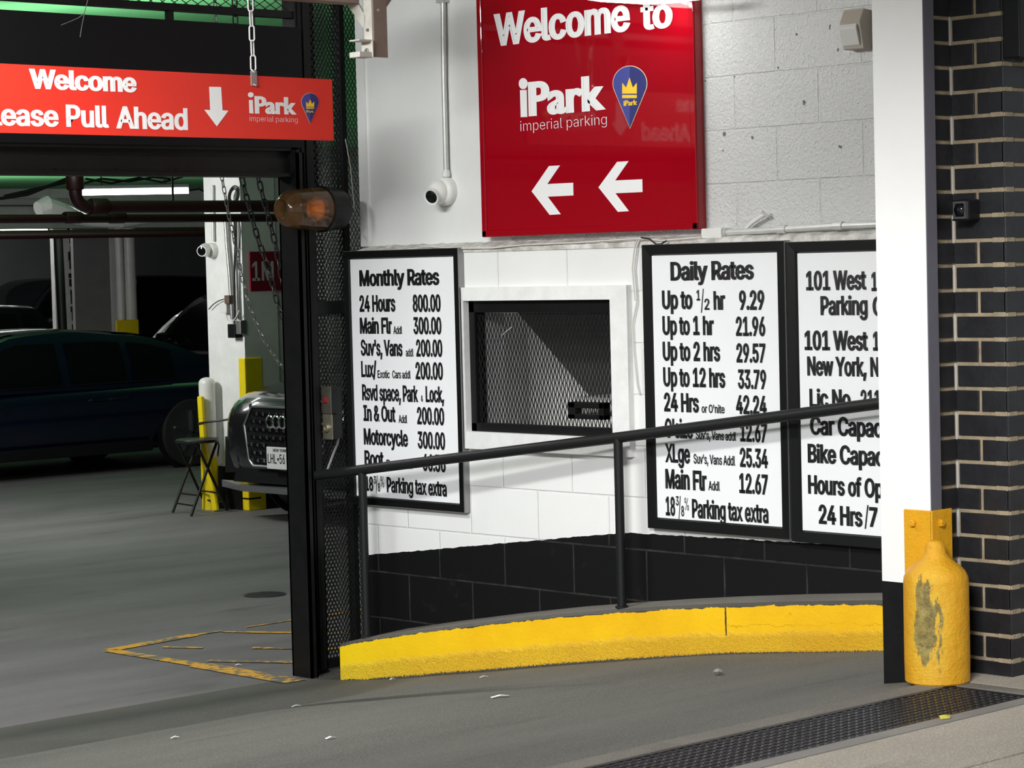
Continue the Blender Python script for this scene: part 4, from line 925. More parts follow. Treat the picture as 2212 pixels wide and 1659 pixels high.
# PIR floodlight-like sensor near the column
a, c = P(1816, 22, 0, WU-0.06), P(1862, 104, 0, WU-0.06)
ms = thing('motion_sensor', 'beige motion sensor with clear lower lens on the rough block wall', 'sensor', (WU, (a.y+c.y)/2, c.z))
zm = P(1840, 55, 0, WU-0.06).z; sy0, sy1 = c.y, a.y; hgt = a.z-c.z
b = MB().prism([(WU, sy1, a.z-0.004), (WU-0.045, sy1, a.z), (WU-0.07, sy1, zm+0.01), (WU-0.05, sy1, c.z), (WU, sy1, c.z)], (0, sy0-sy1, 0)); b.build('body', mat('beige_plastic', (0.34, 0.30, 0.25), 0.45), ms, bevel=0.004)
b = MB().prism([(WU-0.072, sy1-0.006, zm+0.006), (WU-0.079, sy1-0.006, zm-0.01), (WU-0.060, sy1-0.006, c.z+0.014), (WU-0.048, sy1-0.006, c.z+0.01)], (0, sy0-sy1+0.018, 0)); b.build('lens', mat('clear_sensor_lens', (0.55, 0.55, 0.52), 0.15, spec=0.6), ms, bevel=0.003)
q = P(1868, 60, 0, WU-0.01)
tag(MB().tube([P(1874, 48, 0, WU-0.006), P(1866, 58, 0, WU-0.012), P(1866, 84, 0, WU-0.01), P(1861, 98, 0, WU-0.01)], 0.0035, 8).build('sensor_cable', m_wcable), 'short painted cable beside the beige motion sensor', 'cable')

# overhead conduit and box above the rate boards
cx = WU-0.03
cn = thing('wall_conduit', 'white painted conduit running from a box above the daily rates board', 'conduit', (cx, P(1700, 498, 0, cx).y, P(1700, 498, 0, cx).z))
pts = [P(1556, 503, 0, cx), P(1640, 499, 0, cx), P(1700, 495, 0, cx), P(1800, 489, 0, cx), P(1890, 485, 0, cx)]; pts.append(pts[-1]+(pts[-1]-pts[-2])*3)
MB().tube(pts, 0.0125, 12).build('pipe', m_galv, cn, smooth=True)
for x, y in ((1562, 503), (1690, 496), (1812, 488)):
    q = P(x, y, 0, cx); MB().lathe([(0.0165, -0.02), (0.0165, 0.02)], (0, 1, 0), q, 14).build('coupling', m_galv, cn, smooth=True)
a, c = P(1514, 494, 0, WU-0.055), P(1558, 515, 0, WU-0.055); b = MB(); b.box((WU-0.055, c.y, c.z), (WU, a.y, a.z)); b.build('junction_box', m_wmetal, cn, bevel=0.004)
q = [P(1612, 494, 0, WU-0.02), P(1626, 480, 0, WU-0.025), P(1652, 463, 0, WU-0.03)]
tag(MB().tube(q, 0.0075, 8).tube([P(1644, 456, 0, WU-0.04), P(1658, 468, 0, WU-0.02)], 0.007, 8).build('pipe_stub', m_wmetal, smooth=True), 'white painted pipe stub slanting above the conduit', 'pipe stub')
w = [P(x, y, 0, W-0.012) for x, y in ((905, 531), (985, 537), (1060, 536), (1130, 529), (1250, 524), (1380, 515), (1430, 520), (1515, 512))]
tag(MB().tube(w, 0.003, 6).build('ledge_cable', m_wcable, smooth=True), 'white cable lying along the ledge under the red sign', 'cable')
w = [P(x, y, 0, W-0.01) for x, y in ((1383, 512), (1375, 535), (1370, 580), (1376, 650), (1366, 700), (1369, 760), (1376, 830), (1381, 852))]
tag(MB().tube(w, 0.0035, 6).tube([v+Vector((0, 0.012, 0)) for v in w[:4]], 0.0028, 6).build('hanging_wires', m_wcable, smooth=True), 'pair of white wires hanging down beside the daily rates board', 'cable')
w = [P(x, y, 0, W-0.02) for x, y in ((1385, 513), (1403, 516), (1417, 528), (1428, 527), (1440, 520))]
tag(MB().tube(w, 0.003, 6).build('loose_wire', m_cable, smooth=True), 'loose wire curling on top of the daily rates board', 'cable')
w = [P(x, y, 0, WU-0.014) for x, y in ((1560, 511), (1640, 507), (1780, 499), (1810, 495), (1890, 496))]
tag(MB().tube(w, 0.002, 6).build('thin_wall_wire', m_wcable), 'thin grey wire sagging under the white conduit', 'cable')

# overhead lamp bracket
bx = 6.35
br = thing('overhead_bracket', 'white angle-iron bracket with braces hanging over the gate end', 'bracket', (bx, P(795, 60, 0, bx).y, 3.0))
y0_ = P(786, 40, 0, bx).y; y1_ = P(803, 40, 0, bx).y; zb0 = P(795, 88, 0, bx).z; zb1 = P(815, 122, 0, bx).z; zt_ = 3.15
b = MB(); b.box((bx, y1_, zb0), (bx+0.006, y0_, zt_)); b.build('upright', m_offw, br)
b = MB(); b.box((bx+0.006, y1_-0.004, zb1), (bx+0.075, y1_+0.002, zt_)); b.build('back_leg', m_tan, br)  # bracket's shaded side, its shade put into the tan colour
def bq(*pp): return [P(x, y, 0, bx) for x, y in pp]
p4 = bq((737, -8), (764, -8), (790, 36), (787, 64))
b = MB().prism([p4[0], p4[1], p4[2], p4[3]], (0.008, 0, 0)); b.build('brace', m_offw, br)
ya = y1_; f = lambda x, y: P(x, y, 1, ya)
p4 = [f(826, 0), f(850, -2), f(826, 30), f(823, 22)]
b = MB().prism([f(824, -4), f(850, -6), f(825, 30)], (0, 0.008, 0)); b.build('brace', m_tan, br)
ca, cb = P(780, 90, 0, bx-0.012), P(805, 124, 0, bx-0.012)
b = MB(); b.box((bx-0.012, cb.y, cb.z), (bx-0.004, ca.y, ca.z)); b.box((bx-0.075, cb.y+0.004, ca.z-0.004), (bx-0.004, ca.y, ca.z+0.003)); b.box((bx-0.075, cb.y+0.004, cb.z), (bx-0.004, ca.y, cb.z+0.022)); cl = b.build('clip', m_offw, br, bevel=0.003)
b = MB()
q = P(793, 110, 0, bx-0.012); b.lathe([(0.011, 0), (0.011, 0.003), (0.006, 0.004), (0.006, 0.010)], (-1, 0, 0), q, 12); b.build('bolt', m_galv2, cl)
q = P(795, 65, 0, bx); MB().lathe([(0.008, 0), (0.006, 0.006)], (-1, 0, 0), q, 12).build('bolt', m_galv2, br); q = f(816, 22); MB().lathe([(0.008, 0), (0.006, 0.006)], (0, -1, 0), q, 12).build('bolt', m_galv2, br)
a = P(470, -8, 1, y0_+0.02); c = P(775, 7, 1, y0_+0.02); c.z = max(a.z, c.z)
b = MB(); b.box((a.x, y0_+0.02, c.z), (bx-0.005, y0_+0.10, c.z+0.09)); b.box((a.x+0.06, y0_+0.05, c.z+0.09), (a.x+0.09, y0_+0.07, zt_)); b.box((bx-0.10, y0_+0.05, c.z+0.09), (bx-0.07, y0_+0.07, zt_)); tag(b.build('canopy_edge_beam', m_tan), 'tan steel canopy beam above the hanging sign', 'beam', kind='structure')
# soffit over the driveway, its unseen reach shaped to shade column and wall tops
b = MB(); b.box((2.8, 2.2, 3.15), (8.0, GY-0.07, 3.3)); struct(b.build('ceiling_driveway', m_gwall), 'pale soffit over the driveway', 'ceiling')
# sign light: long tube under a white reflector just above the red sign
q = P(1400, 3, 0, 6.88)
sl = thing('sign_light', 'lit tube lamp mounted over the top of the red sign', 'lamp', (6.88, q.y, q.z))
b = MB()
pts = [P(x, y, 0, 6.88) for x, y in ((1240, -12), (1300, -3), (1390, 2), (1450, 0), (1512, -8))]; b.tube(pts, 0.013, 12); b.build('tube', m_tube, sl, smooth=True)
b = MB().prism([(6.84, pts[0].y, q.z+0.05), (6.92, pts[0].y, q.z+0.05), (6.94, pts[0].y, q.z+0.08), (6.82, pts[0].y, q.z+0.08)], (0, pts[-1].y-pts[0].y, 0)); b.box((6.86, q.y-0.02, q.z+0.08), (WU, q.y+0.02, q.z+0.10)); b.build('housing', m_wmetal, sl)
l = area('sign_lamp', (6.88, q.y, q.z-0.02), (6.98, q.y, q.z-0.6), 0.05, 0.8, 1.5, (0.96, 1.0, 0.98))

# black doorbell camera on the brick pier
a, c = P(2056, 432, 1, YB0-0.10), P(2092, 478, 1, YB0-0.10)
kb = thing('intercom_camera', 'small square black camera on the black brick pier', 'camera', (XB, (YB0+YB1)/2, 0))
X0 = XB-0.055; a, c = P(2056, 431, 0, X0), P(2092, 477, 0, X0)
hw = (a.y-c.y); kc = Vector((X0, (a.y+c.y)/2, (a.z+c.z)/2)); kb.location = (XB, kc.y, kc.z); ORG[kb.name] = Vector((XB, kc.y, kc.z))
b = MB(); b.box((X0, c.y, c.z), (XB, a.y, a.z)); b.build('housing', m_bplastic, kb, bevel=0.006)
b = MB(); e = hw*0.22
b.box((X0-0.004, c.y+e*0.5, c.z+e*0.5), (X0, c.y+e, a.z-e*0.5)); b.box((X0-0.004, a.y-e, c.z+e*0.5), (X0, a.y-e*0.5, a.z-e*0.5)); b.box((X0-0.004, c.y+e, c.z+e*0.5), (X0, a.y-e, c.z+e)); b.box((X0-0.004, c.y+e, a.z-e), (X0, a.y-e, a.z-e*0.5)); b.build('bezel', mat('grey_plastic_bezel', (0.06, 0.06, 0.065), 0.4), kb)
b = MB().lathe([(0.018, 0), (0.017, 0.006), (0.012, 0.011), (0.001, 0.013)], (-1, 0, 0), (X0, kc.y, kc.z), 24); b.build('lens', m_lens, kb, smooth=True)
for sy in (-1, 1):
    for sz in (-1, 1): MB().lathe([(0.003, 0), (0.002, 0.003)], (-1, 0, 0), (X0, kc.y+sy*hw*0.42, kc.z+sz*(a.z-c.z)*0.44), 8).build('screw', m_black, kb)
# dark shutter box at the top of the pier
q = P(2196, 60, 1, YB0-0.05); q0 = P(2190, 124, 1, YB0-0.05)
b = MB(); b.box((q.x, YB0-0.06, q0.z), (q.x+0.6, YB0-0.004, 3.15)); tag(b.build('shutter_guide', m_bplastic, bevel=0.004), 'black metal shutter guide high on the brick pier', 'shutter guide')

# ================================================================== CORNER GUARD
cg = thing('corner_guard', 'chipped yellow bottle-shaped iron guard bolted at the column foot', 'bollard', (XC-0.01, YC0-0.02, SWZ))
zt0 = P(2015, 1103, 1, YC0-0.006).z; yl_ = P(1952, 1105, 0, XC-0.007).y; xr_ = P(2055, 1103, 1, YC0-0.007).x
b = MB(); b.box((XC-0.008, YC0-0.008, SWZ), (XC, yl_, zt0)); b.box((XC-0.008, YC0-0.010, SWZ), (xr_, YC0-0.002, zt0)); bk = b.build('angle_bracket', m_yelb, cg, bevel=0.0025)
for (p, ax_) in ((P(1973, 1130, 0, XC-0.008), (-1, 0, 0)), (P(2031, 1130, 1, YC0-0.010), (0, -1, 0))):
    b = MB().lathe([(0.011, 0), (0.011, 0.008), (0.008, 0.011)], ax_, p, 6); b.build('bolt', m_yelb, bk)
bcx, bcy = XC-0.022, YC0-0.030
ztip = P(2016, 1166, 1, bcy).z; zsh = P(2016, 1245, 1, bcy).z; Hh = ztip-SWZ
prof = [(0.084, 0.0), (0.0875, 0.004), (0.0885, 0.06), (0.0885, 0.15), (0.0880, Hh-0.112)]+[(r_, Hh+h_) for r_, h_ in ((0.0865, -0.100), (0.079, -0.085), (0.067, -0.072), (0.049, -0.058), (0.035, -0.045), (0.029, -0.035), (0.0275, -0.021), (0.025, -0.011), (0.018, -0.003), (0.001, 0.0))]
def yb_mat():
    t = NT('guard_yellow_scraped'); g = t.n('ShaderNodeNewGeometry'); pos = g.outputs['Position']; sep = t.n('ShaderNodeSeparateXYZ'); t.l(pos, sep.inputs[0])
    n1 = t.noise(pos, 9, 8, 0.75); n2 = t.noise(pos, 45, 6, 0.7)
    # scraped patch on the side turned to the driveway
    mp_ = t.n('ShaderNodeMapping'); mp_.inputs['Scale'].default_value = (30, 30, 7.0); t.l(pos, mp_.inputs[0]); n3 = t.noise(mp_.outputs[0], 1.0, 6, 0.7)
    dx = t.math('SUBTRACT', sep.outputs[0], bcx-0.074); dy = t.math('SUBTRACT', sep.outputs[1], bcy-0.030); dz = t.math('SUBTRACT', sep.outputs[2], SWZ+0.165)
    d = t.math('SQRT', t.math('ADD', t.math('ADD', t.math('MULTIPLY', dx, dx), t.math('MULTIPLY', dy, dy)), t.math('MULTIPLY', t.math('MULTIPLY', dz, dz), 0.09)))
    near = t.ramp(d, 0.072, 0.012)
    sm = t.math('MULTIPLY', t.math('MULTIPLY', t.ramp(t.math('ADD', t.math('MULTIPLY', near, 0.55), t.math('MULTIPLY', n3, 0.9)), 0.80, 0.84), t.ramp(near, 0.02, 0.1)), 0.9)
    base = t.mix(t.ramp(n1, 0.35, 0.7), (0.66, 0.31, 0.006), (0.76, 0.385, 0.008))
    c = t.mix(t.math('MULTIPLY', t.ramp(n2, 0.60, 0.75), 0.35), base, (0.35, 0.16, 0.01))
    c = t.mix(t.math('MULTIPLY', near, t.ramp(n2, 0.35, 0.6)), c, (0.75, 0.52, 0.03))
    c = t.mix(sm, c, t.mix(t.ramp(n2, 0.4, 0.6), (0.10, 0.09, 0.03), (0.30, 0.24, 0.07)))
    t.l(c, t.b.inputs['Base Color']); t.b.inputs['Roughness'].default_value = 0.32
    bp = t.n('ShaderNodeBump'); bp.inputs['Strength'].default_value = 1.0; bp.inputs['Distance'].default_value = 0.012
    t.l(t.math('ADD', n1, t.math('MULTIPLY', n2, 0.3)), bp.inputs['Height']); t.l(bp.outputs[0], t.b.inputs['Normal'])
    return t.m
MB().lathe(prof, org=(bcx, bcy, SWZ), n=48).build('guard_body', yb_mat(), cg, smooth=True)

# ================================================================== TRENCH DRAIN
td = thing('trench_grate', 'dark iron trench drain grate across the driveway mouth', 'grate', (3.5, (gy0+gy1)/2, SWZ))
b = MB(); b.box((0.5, gy0, SWZ-0.028), (GXR, gy1, SWZ-0.024)); b.build('drain_bed', m_void, td)
b = MB(); b.box((0.5, gy0, SWZ-0.024), (GXR, gy0+0.012, SWZ-0.002)); b.box((0.5, gy1-0.012, SWZ-0.024), (GXR, gy1, SWZ-0.002)); b.box((GXR-0.012, gy0, SWZ-0.024), (GXR, gy1, SWZ-0.002))
nb = 11
for i in range(1, nb):
    y = gy0+(gy1-gy0)*i/nb; b.box((0.5, y-0.0045, SWZ-0.02), (GXR, y+0.0045, SWZ-0.004))
x = GXR-0.03
while x > 2.4:
    b.box((x-0.005, gy0+0.01, SWZ-0.02), (x+0.005, gy1-0.01, SWZ-0.005)); x -= 0.030
x = GXR-0.03; k = 0
while x > 3.4:
    for i in range(1, nb):
        y = gy0+(gy1-gy0)*i/nb; b.lathe([(0.0075, 0), (0.006, 0.0035), (0.001, 0.0045)], (0, 0, 1), (x, y, SWZ-0.005), 6, cap=False)
    x -= 0.030
b.build('bars', m_iron, td)

# litter
for i, (x, y, lab, sx, sy) in enumerate([(1080, 1505, 'white paper slip lying in the middle of the ramp', 0.062, 0.024), (378, 1594, 'torn white scrap nearest the bottom edge of the ramp', 0.03, 0.02), (714, 1595, 'small white paper strip on the near ramp below the gate post', 0.032, 0.016),
        (847, 1468, 'tiny white crumb of paper at the foot of the yellow kerb', 0.02, 0.014), (640, 1526, 'thin pale straw of paper on the dark ramp dip', 0.036, 0.006), (1045, 1463, 'pale twist of paper beside the yellow kerb', 0.034, 0.007), (515, 1437, 'narrow white slip on the yellow floor lines', 0.03, 0.007)]):
    d = ray(x, y); t = 5.0
    for q in range(4000):
        p = CAM+d*t
        g_ = 0 if p.y > GY else (ramp_z(p.y) if p.y > 4.05 else SWZ)
        if p.z <= g_+0.003: break
        t += 0.004
    a = random.uniform(-0.7, -0.3); u = Vector((math.cos(a), math.sin(a), 0)); v = Vector((-math.sin(a), math.cos(a), 0))
    sl_ = 0 if p.y > GY else (ramp_z(p.y+0.05)-ramp_z(p.y-0.05))/0.1
    def pt(e, f_, h_): w_ = p+u*e+v*f_; return Vector((w_.x, w_.y, p.z+(w_.y-p.y)*sl_+h_))
    b = MB().add([pt(-sx/2, -sy/2, 0.001), pt(0, -sy*0.6, 0.006), pt(sx/2, -sy/2, 0.002), pt(sx/2, sy/2, 0.001), pt(0, sy*0.45, 0.007), pt(-sx/2, sy/2, 0.002)], [(0, 1, 4, 5), (1, 2, 3, 4)])
    o = b.build('paper_scrap', m_paper); s_ = o.modifiers.new('solidify', 'SOLIDIFY'); s_.thickness = 0.0008; tag(o, lab, 'litter', 'paper scraps on the ramp')
p = P(2041, 1552, 2, SWZ); b = MB().add([p+Vector(v) for v in ((-0.022, -0.004, 0.002), (-0.008, 0.012, 0.007), (0.014, 0.008, 0.003), (0.022, -0.002, 0.006), (0.004, -0.013, 0.002), (-0.002, 0, 0.010))], [(0, 1, 5), (1, 2, 5), (2, 3, 5), (3, 4, 5), (4, 0, 5)])
o = b.build('fallen_leaf', m_leaf); s_ = o.modifiers.new('solidify', 'SOLIDIFY'); s_.thickness = 0.001; tag(o, 'yellow-green leaf lying on the concrete by the drain', 'leaf')
d = ray(1551, 1456); t = 5.0
while True:
    p = CAM+d*t
    if p.z <= ramp_z(p.y)+0.004 or t > 20: break
    t += 0.004
b = MB(); b.lathe([(0.014, 0), (0.019, 0.008), (0.011, 0.016), (0.004, 0.019)], (0.1, 0.1, 1), p, 6); tag(b.build('foil_scrap', m_galv2), 'crumpled silver foil scrap on the ramp near the column', 'litter')

# ================================================================== GARAGE THINGS
# folding stool ----------------------------------------------------------------------
fL, fM, fN, fR = [P(x, y, 2, 0.008) for x, y in ((373, 1107), (413, 1114), (447, 1097), (491, 1103))]
ctr = (fL+fM+fN+fR)/4; sz = P(430, 952, 1, ctr.y).z
st = thing('folding_stool', 'black folding stool with round seat beside the white pillar', 'stool', (ctr.x, ctr.y, 0))
MB().lathe([(0.001, -0.012), (0.15, -0.012), (0.163, -0.006), (0.166, 0.004), (0.163, 0.012), (0.15, 0.018), (0.001, 0.020)], org=(ctr.x, ctr.y, sz), n=40).build('seat', mat('black_vinyl_seat', (0.012, 0.012, 0.013), 0.35), st, smooth=True)
ux = ((fN+fR)/2-(fL+fM)/2).normalized(); wy = Vector((-ux.y, ux.x, 0)); wsign = 1 if wy.dot(fL-fM) > 0 else -1
tops = {}
for nm, ft, sd, e in (('a', fL, 1, wsign), ('b', fM, 1, -wsign), ('c', fN, -1, wsign), ('d', fR, -1, -wsign)):
    tp = Vector((ctr.x, ctr.y, sz-0.012))+ux*(0.11*sd)+wy*(0.095*e); tops[nm] = (ft, tp)
    MB().tube([ft, tp], 0.0105, 10).build('leg', m_rail, st, smooth=True)
for A, B_ in (('a', 'b'), ('c', 'd')):
    for s in (0.13, 0.27):
        p, q = tops[A], tops[B_]; MB().tube([p[0].lerp(p[1], s), q[0].lerp(q[1], s)], 0.0065, 8).build('rung', m_rail, st)
    p, q = tops[A], tops[B_]; MB().tube([p[1], q[1]], 0.0085, 8).build('seat_rail', m_rail, st)

# pillar fittings ------------------------------------------------------------------------
gz = P(541, 773, 1, PY).z
cgd = thing('pillar_corner_guard', 'tall yellow corner guard on the white garage pillar', 'corner guard', (PX, PY, 0))
b = MB(); b.box((PX-0.012, PY-0.012, 0.0), (PX, P(518, 800, 0, PX).y, gz)); b.box((PX-0.012, PY-0.012, 0), (P(565, 800, 1, PY).x, PY, gz)); b.build('angle', m_yelg, cgd, bevel=0.006)
b = MB(); z = P(540, 1077, 1, PY).z; b.box((PX-0.014, PY-0.014, z-0.006), (PX+0.1, PY-0.012, z+0.006)); b.box((PX-0.014, PY-0.014, z-0.006), (PX-0.012, PY+0.1, z+0.006)); b.build('strap', m_black, cgd)
bp_ = P(455, 1098, 2, 0); bp_ = Vector((PX-0.10, P(452, 1000, 0, PX-0.10).y, 0))
wb = thing('white_bollard', 'white pipe bollard with domed cap and yellow foot by the pillar', 'bollard', tuple(bp_))
zc_ = P(450, 815, 0, PX-0.10).z; zy = P(450, 990, 0, PX-0.10).z
MB().lathe([(0.062, zy), (0.062, zc_-0.05), (0.060, zc_-0.03), (0.045, zc_-0.012), (0.02, zc_-0.002), (0.001, zc_)], org=tuple(bp_), n=28).build('pipe', m_wmetal, wb, smooth=True)
MB().lathe([(0.064, 0), (0.064, zy+0.01), (0.062, zy+0.012)], org=tuple(bp_), n=28).build('foot_sleeve', m_yelg, wb, smooth=True)
yx = PX-0.19
pts = [P(433, 856, 0, yx), P(436, 905, 0, yx), P(440, 960, 0, yx), P(449, 1010, 0, yx), P(459, 1060, 0, yx), P(466, 1098, 0, yx)]
pts[-1].z = 0.01
b = MB()
for i in range(len(pts)-1): b.bar(pts[i], pts[i+1]+(pts[i+1]-pts[i]).normalized()*0.004, 0.055, 0.03, (1, 0, 0))
tag(b.build('bumper_strip', m_yelg, bevel=0.008), 'bent yellow bumper strip standing against the white bollard', 'bumper strip')
q = [P(428, 915, 0, yx-0.02), P(445, 912, 0, yx-0.02), P(480, 908, 0, PX-0.12), P(522, 901, 1, PY-0.04), P(560, 890, 1, PY-0.10)]
tag(MB().tube(q, 0.008, 8).build('black_cable', m_cable, smooth=True), 'black cable strung from the yellow strip to the corner guard', 'cable')
q = [P(466, 940, 0, PX-0.02), P(473, 962, 0, PX-0.03), P(470, 985, 0, PX-0.03), P(460, 996, 0, PX-0.03)]
tag(MB().tube(q, 0.006, 8).build('cable_loop', m_cable, smooth=True), 'small dark cable loop on the pillar behind the stool', 'cable')
# camera on the pillar
c0 = P(462, 541, 0, PX)
dc = thing('dome_camera', 'white dome camera on the garage pillar under the red pipes', 'camera', (PX, c0.y, c0.z), group='dome cameras')
MB().lathe([(0.058, 0), (0.058, 0.03), (0.05, 0.045)], (-1, 0, 0), (PX, c0.y, c0.z), 28).build('base', m_camw, dc, smooth=True)
ax = Vector((-0.85, -0.45, -0.12)).normalized()
bd = MB().lathe([(0.001, -0.04), (0.04, -0.03), (0.052, 0.0), (0.048, 0.03), (0.040, 0.06), (0.040, 0.075), (0.034, 0.075)], ax, (PX-0.06, c0.y+0.02, c0.z+0.005), 28).build('ball', m_camw, dc, smooth=True)
MB().lathe([(0.034, 0.0752), (0.020, 0.079), (0.001, 0.080)], ax, (PX-0.06, c0.y+0.02, c0.z+0.005), 24).build('lens', m_lens, bd, smooth=True)
def ptube(name, label, cat, pxs, x, r, m, grp=None):
    o = MB().tube([P(a_, b__, 0, x) for a_, b__ in pxs], r, 10).build(name, m, smooth=True); return tag(o, label, cat, grp)
ptube('pillar_conduit', 'thin conduit running down to the pillar camera', 'conduit', [(459, 400), (460, 470), (461, 522)], PX-0.02, 0.012, m_galv)
ptube('pillar_conduit', 'grey conduit bending down the middle of the white pillar', 'conduit', [(487, 470), (490, 520), (497, 600), (502, 690)], PX-0.03, 0.016, m_galv2)
ptube('pillar_conduit', 'grey conduit nearest the corner of the white pillar', 'conduit', [(509, 470), (510, 560), (512, 640), (514, 690)], PX-0.03, 0.013, m_galv2)
ptube('pillar_cable', 'black cable running down between the pillar conduits', 'cable', [(506, 470), (508, 530), (506, 600), (507, 700)], PX-0.045, 0.008, m_cable)
ptube('pillar_cable', 'thin dark loop of cable high on the white pillar', 'cable', [(516, 470), (520, 500), (517, 535), (509, 538)], PX-0.03, 0.004, m_cable)
ptube('pillar_cable', 'black lead from the beige outlet box toward the parked cars', 'cable', [(451, 668), (460, 658), (472, 650), (484, 646)], PX-0.03, 0.004, m_cable)
ptube('pillar_cable', 'pale lead sagging under the outlet boxes', 'cable', [(487, 675), (492, 692), (503, 696), (513, 680), (517, 670)], PX-0.05, 0.005, m_wcable)
def pbox(name, label, cat, x0_, y0_, x1_, y1_, dep, m):
    a_, c_ = P(x0_, y0_, 0, PX-dep), P(x1_, y1_, 0, PX-dep); b = MB(); b.box((PX-dep, c_.y, c_.z), (PX, a_.y, a_.z)); return tag(b.build(name, m, bevel=0.004), label, cat)
pbox('outlet_box', 'small beige outlet box on the white pillar', 'outlet', 474, 655, 489, 676, 0.06, m_wmetal)
pbox('outlet_box', 'brown outlet box beside the pillar conduit', 'outlet', 484, 638, 495, 656, 0.07, mat('brown_box', (0.12, 0.08, 0.06), 0.5))
pbox('power_adapter', 'black power adapter hanging low on the pillar conduits', 'adapter', 491, 700, 508, 730, 0.07, m_bplastic)
pbox('grey_conduit_body', 'grey conduit fitting beside the black adapter', 'fitting', 507, 692, 520, 722, 0.06, m_galv2)

# maroon floor sign
a, c = P(537, 544, 1, PY), P(612, 627, 1, PY)
fs_ = thing('level_sign', 'maroon level sign reading 1M on the partition wall', 'sign', ((a.x+c.x)/2, PY, c.z))
b = MB(); b.box((a.x, PY-0.014, c.z), (c.x+0.02, PY, a.z)); b.build('panel', m_maroon, fs_)
mb = MB(); gate_text(mb, '1M', PY-0.0155, 545, 592, 565, 607, 0.022); mb.build('lettering', mat('grey_white_vinyl', (0.6, 0.6, 0.6), 0.5), fs_)

# chains of the gate hoist
def gp3(x, y, yy): return P(x, y, 1, yy)
def hoist(label, pxs, yy, L, w_, wire, m):
    pp = [gp3(x, y, yy) for x, y in pxs]; chain('hoist_chain', label, [Vector((pp[0].x-0.01, yy, ZCH))]+pp, L, w_, wire, m)
hoist('dark hoist chain nearest the gate post', [(557, 382), (568, 425), (579, 465), (590, 508), (599, 548), (612, 620)], 9.2, 0.050, 0.024, 0.0042, m_chain)
hoist('dark hoist chain hanging over the maroon level sign', [(521, 381), (535, 436), (546, 477), (557, 516), (579, 577), (600, 657), (612, 690)], 9.25, 0.050, 0.024, 0.0042, m_chain)
hoist('fine steel chain swinging across the white pillar to the gate post', [(479, 382), (494, 465), (510, 534), (521, 592), (539, 664), (571, 737), (604, 785), (616, 797)], 9.4, 0.036, 0.016, 0.0026, m_galv2)

# sprinkler pipes
def pipe(name, label, pts, r, coup=()):
    t = thing(name, label, 'pipe', tuple(pts[0])); MB().tube(pts, r, 16).build('pipe_run', m_pipe, t, smooth=True)
    for c_, d_ in coup: MB().lathe([(r*1.25, -0.06), (r*1.4, -0.05), (r*1.4, 0.05), (r*1.25, 0.06)], d_, c_, 18).build('coupling', m_pipe, t, smooth=True)
    return t
yp1 = 12.3
e0 = P(163, 430, 1, yp1); e1 = P(200, 447, 1, yp1); e2 = P(640, 445, 1, yp1)
R_ = 0.09; c_ = Vector((e0.x+R_, yp1, e1.z+R_))
arc = [c_+Vector((-R_*math.cos(t), 0, -R_*math.sin(t))) for t in [PI/2*i/8 for i in range(9)]]
pipe('sprinkler_pipe', 'thick oxblood pipe with an elbow rising to the green ceiling', [(e0.x, yp1, ZCH)]+arc+[e2], 0.037, [((e0.x, yp1, e1.z+0.16), (0, 0, 1)), ((e0.x+0.16, yp1, e1.z), (1, 0, 0))])
pa, pb = P(-200, 474, 1, 12.55), P(640, 470, 1, 12.55); q = P(157, 470, 1, 12.55); q2 = P(252, 470, 1, 12.55)
pipe('sprinkler_pipe', 'long oxblood pipe running just under the elbow pipe', [pa, pb], 0.026, [(tuple(q), (1, 0, 0)), (tuple(q2), (1, 0, 0))])
pa, pb = P(-300, 511, 1, 20.5), P(455, 502, 1, 20.5); 
pipe('sprinkler_pipe', 'oxblood pipe farther back under the lit tubes', [pa, pb], 0.042)
pa = P(125, 505, 1, 20.6); 
tag(MB().tube([(pa.x, 20.6, pa.z), (pa.x+0.02, 20.6, 1.1)], 0.045, 14).build('drain_pipe', m_cable, smooth=True), 'black drop pipe in front of the chipped white column', 'pipe')
# fluorescent fixtures
def fixture(label, a, c, z, W_):
    a, c = P(*a, 2, z), P(*c, 2, z); t = thing('tube_light', label, 'lamp', tuple((a+c)/2), group='fluorescent tubes')
    MB().tube([a, c], 0.024, 12).build('tube', m_tube, t, smooth=True)
    d = (c-a).normalized(); q = Vector((-d.y, d.x, 0))*0.05; up = Vector((0, 0, 0.028))
    MB().add([a-q+up, c-q+up, c+q+up, a+q+up, a-q*0.5+up*1.9, c-q*0.5+up*1.9, c+q*0.5+up*1.9, a+q*0.5+up*1.9], [(0,1,2,3), (4,7,6,5), (0,4,5,1), (1,5,6,2), (2,6,7,3), (3,7,4,0)]).build('housing', m_ggrey, t)
    for s in (0.18, 0.78):
        m_ = a.lerp(c, s); MB().tube([m_+up*1.8, (m_.x, m_.y, ZC)], 0.006, 6).build('hanger_rod', m_black, t)
fixture('long lit tube under the green ceiling behind the elbow pipe', (178, 416), (407, 412), 2.46, 0)
fixture('lit tube far back near the picture edge above the black car', (-60, 491), (100, 498), 2.40, 0)
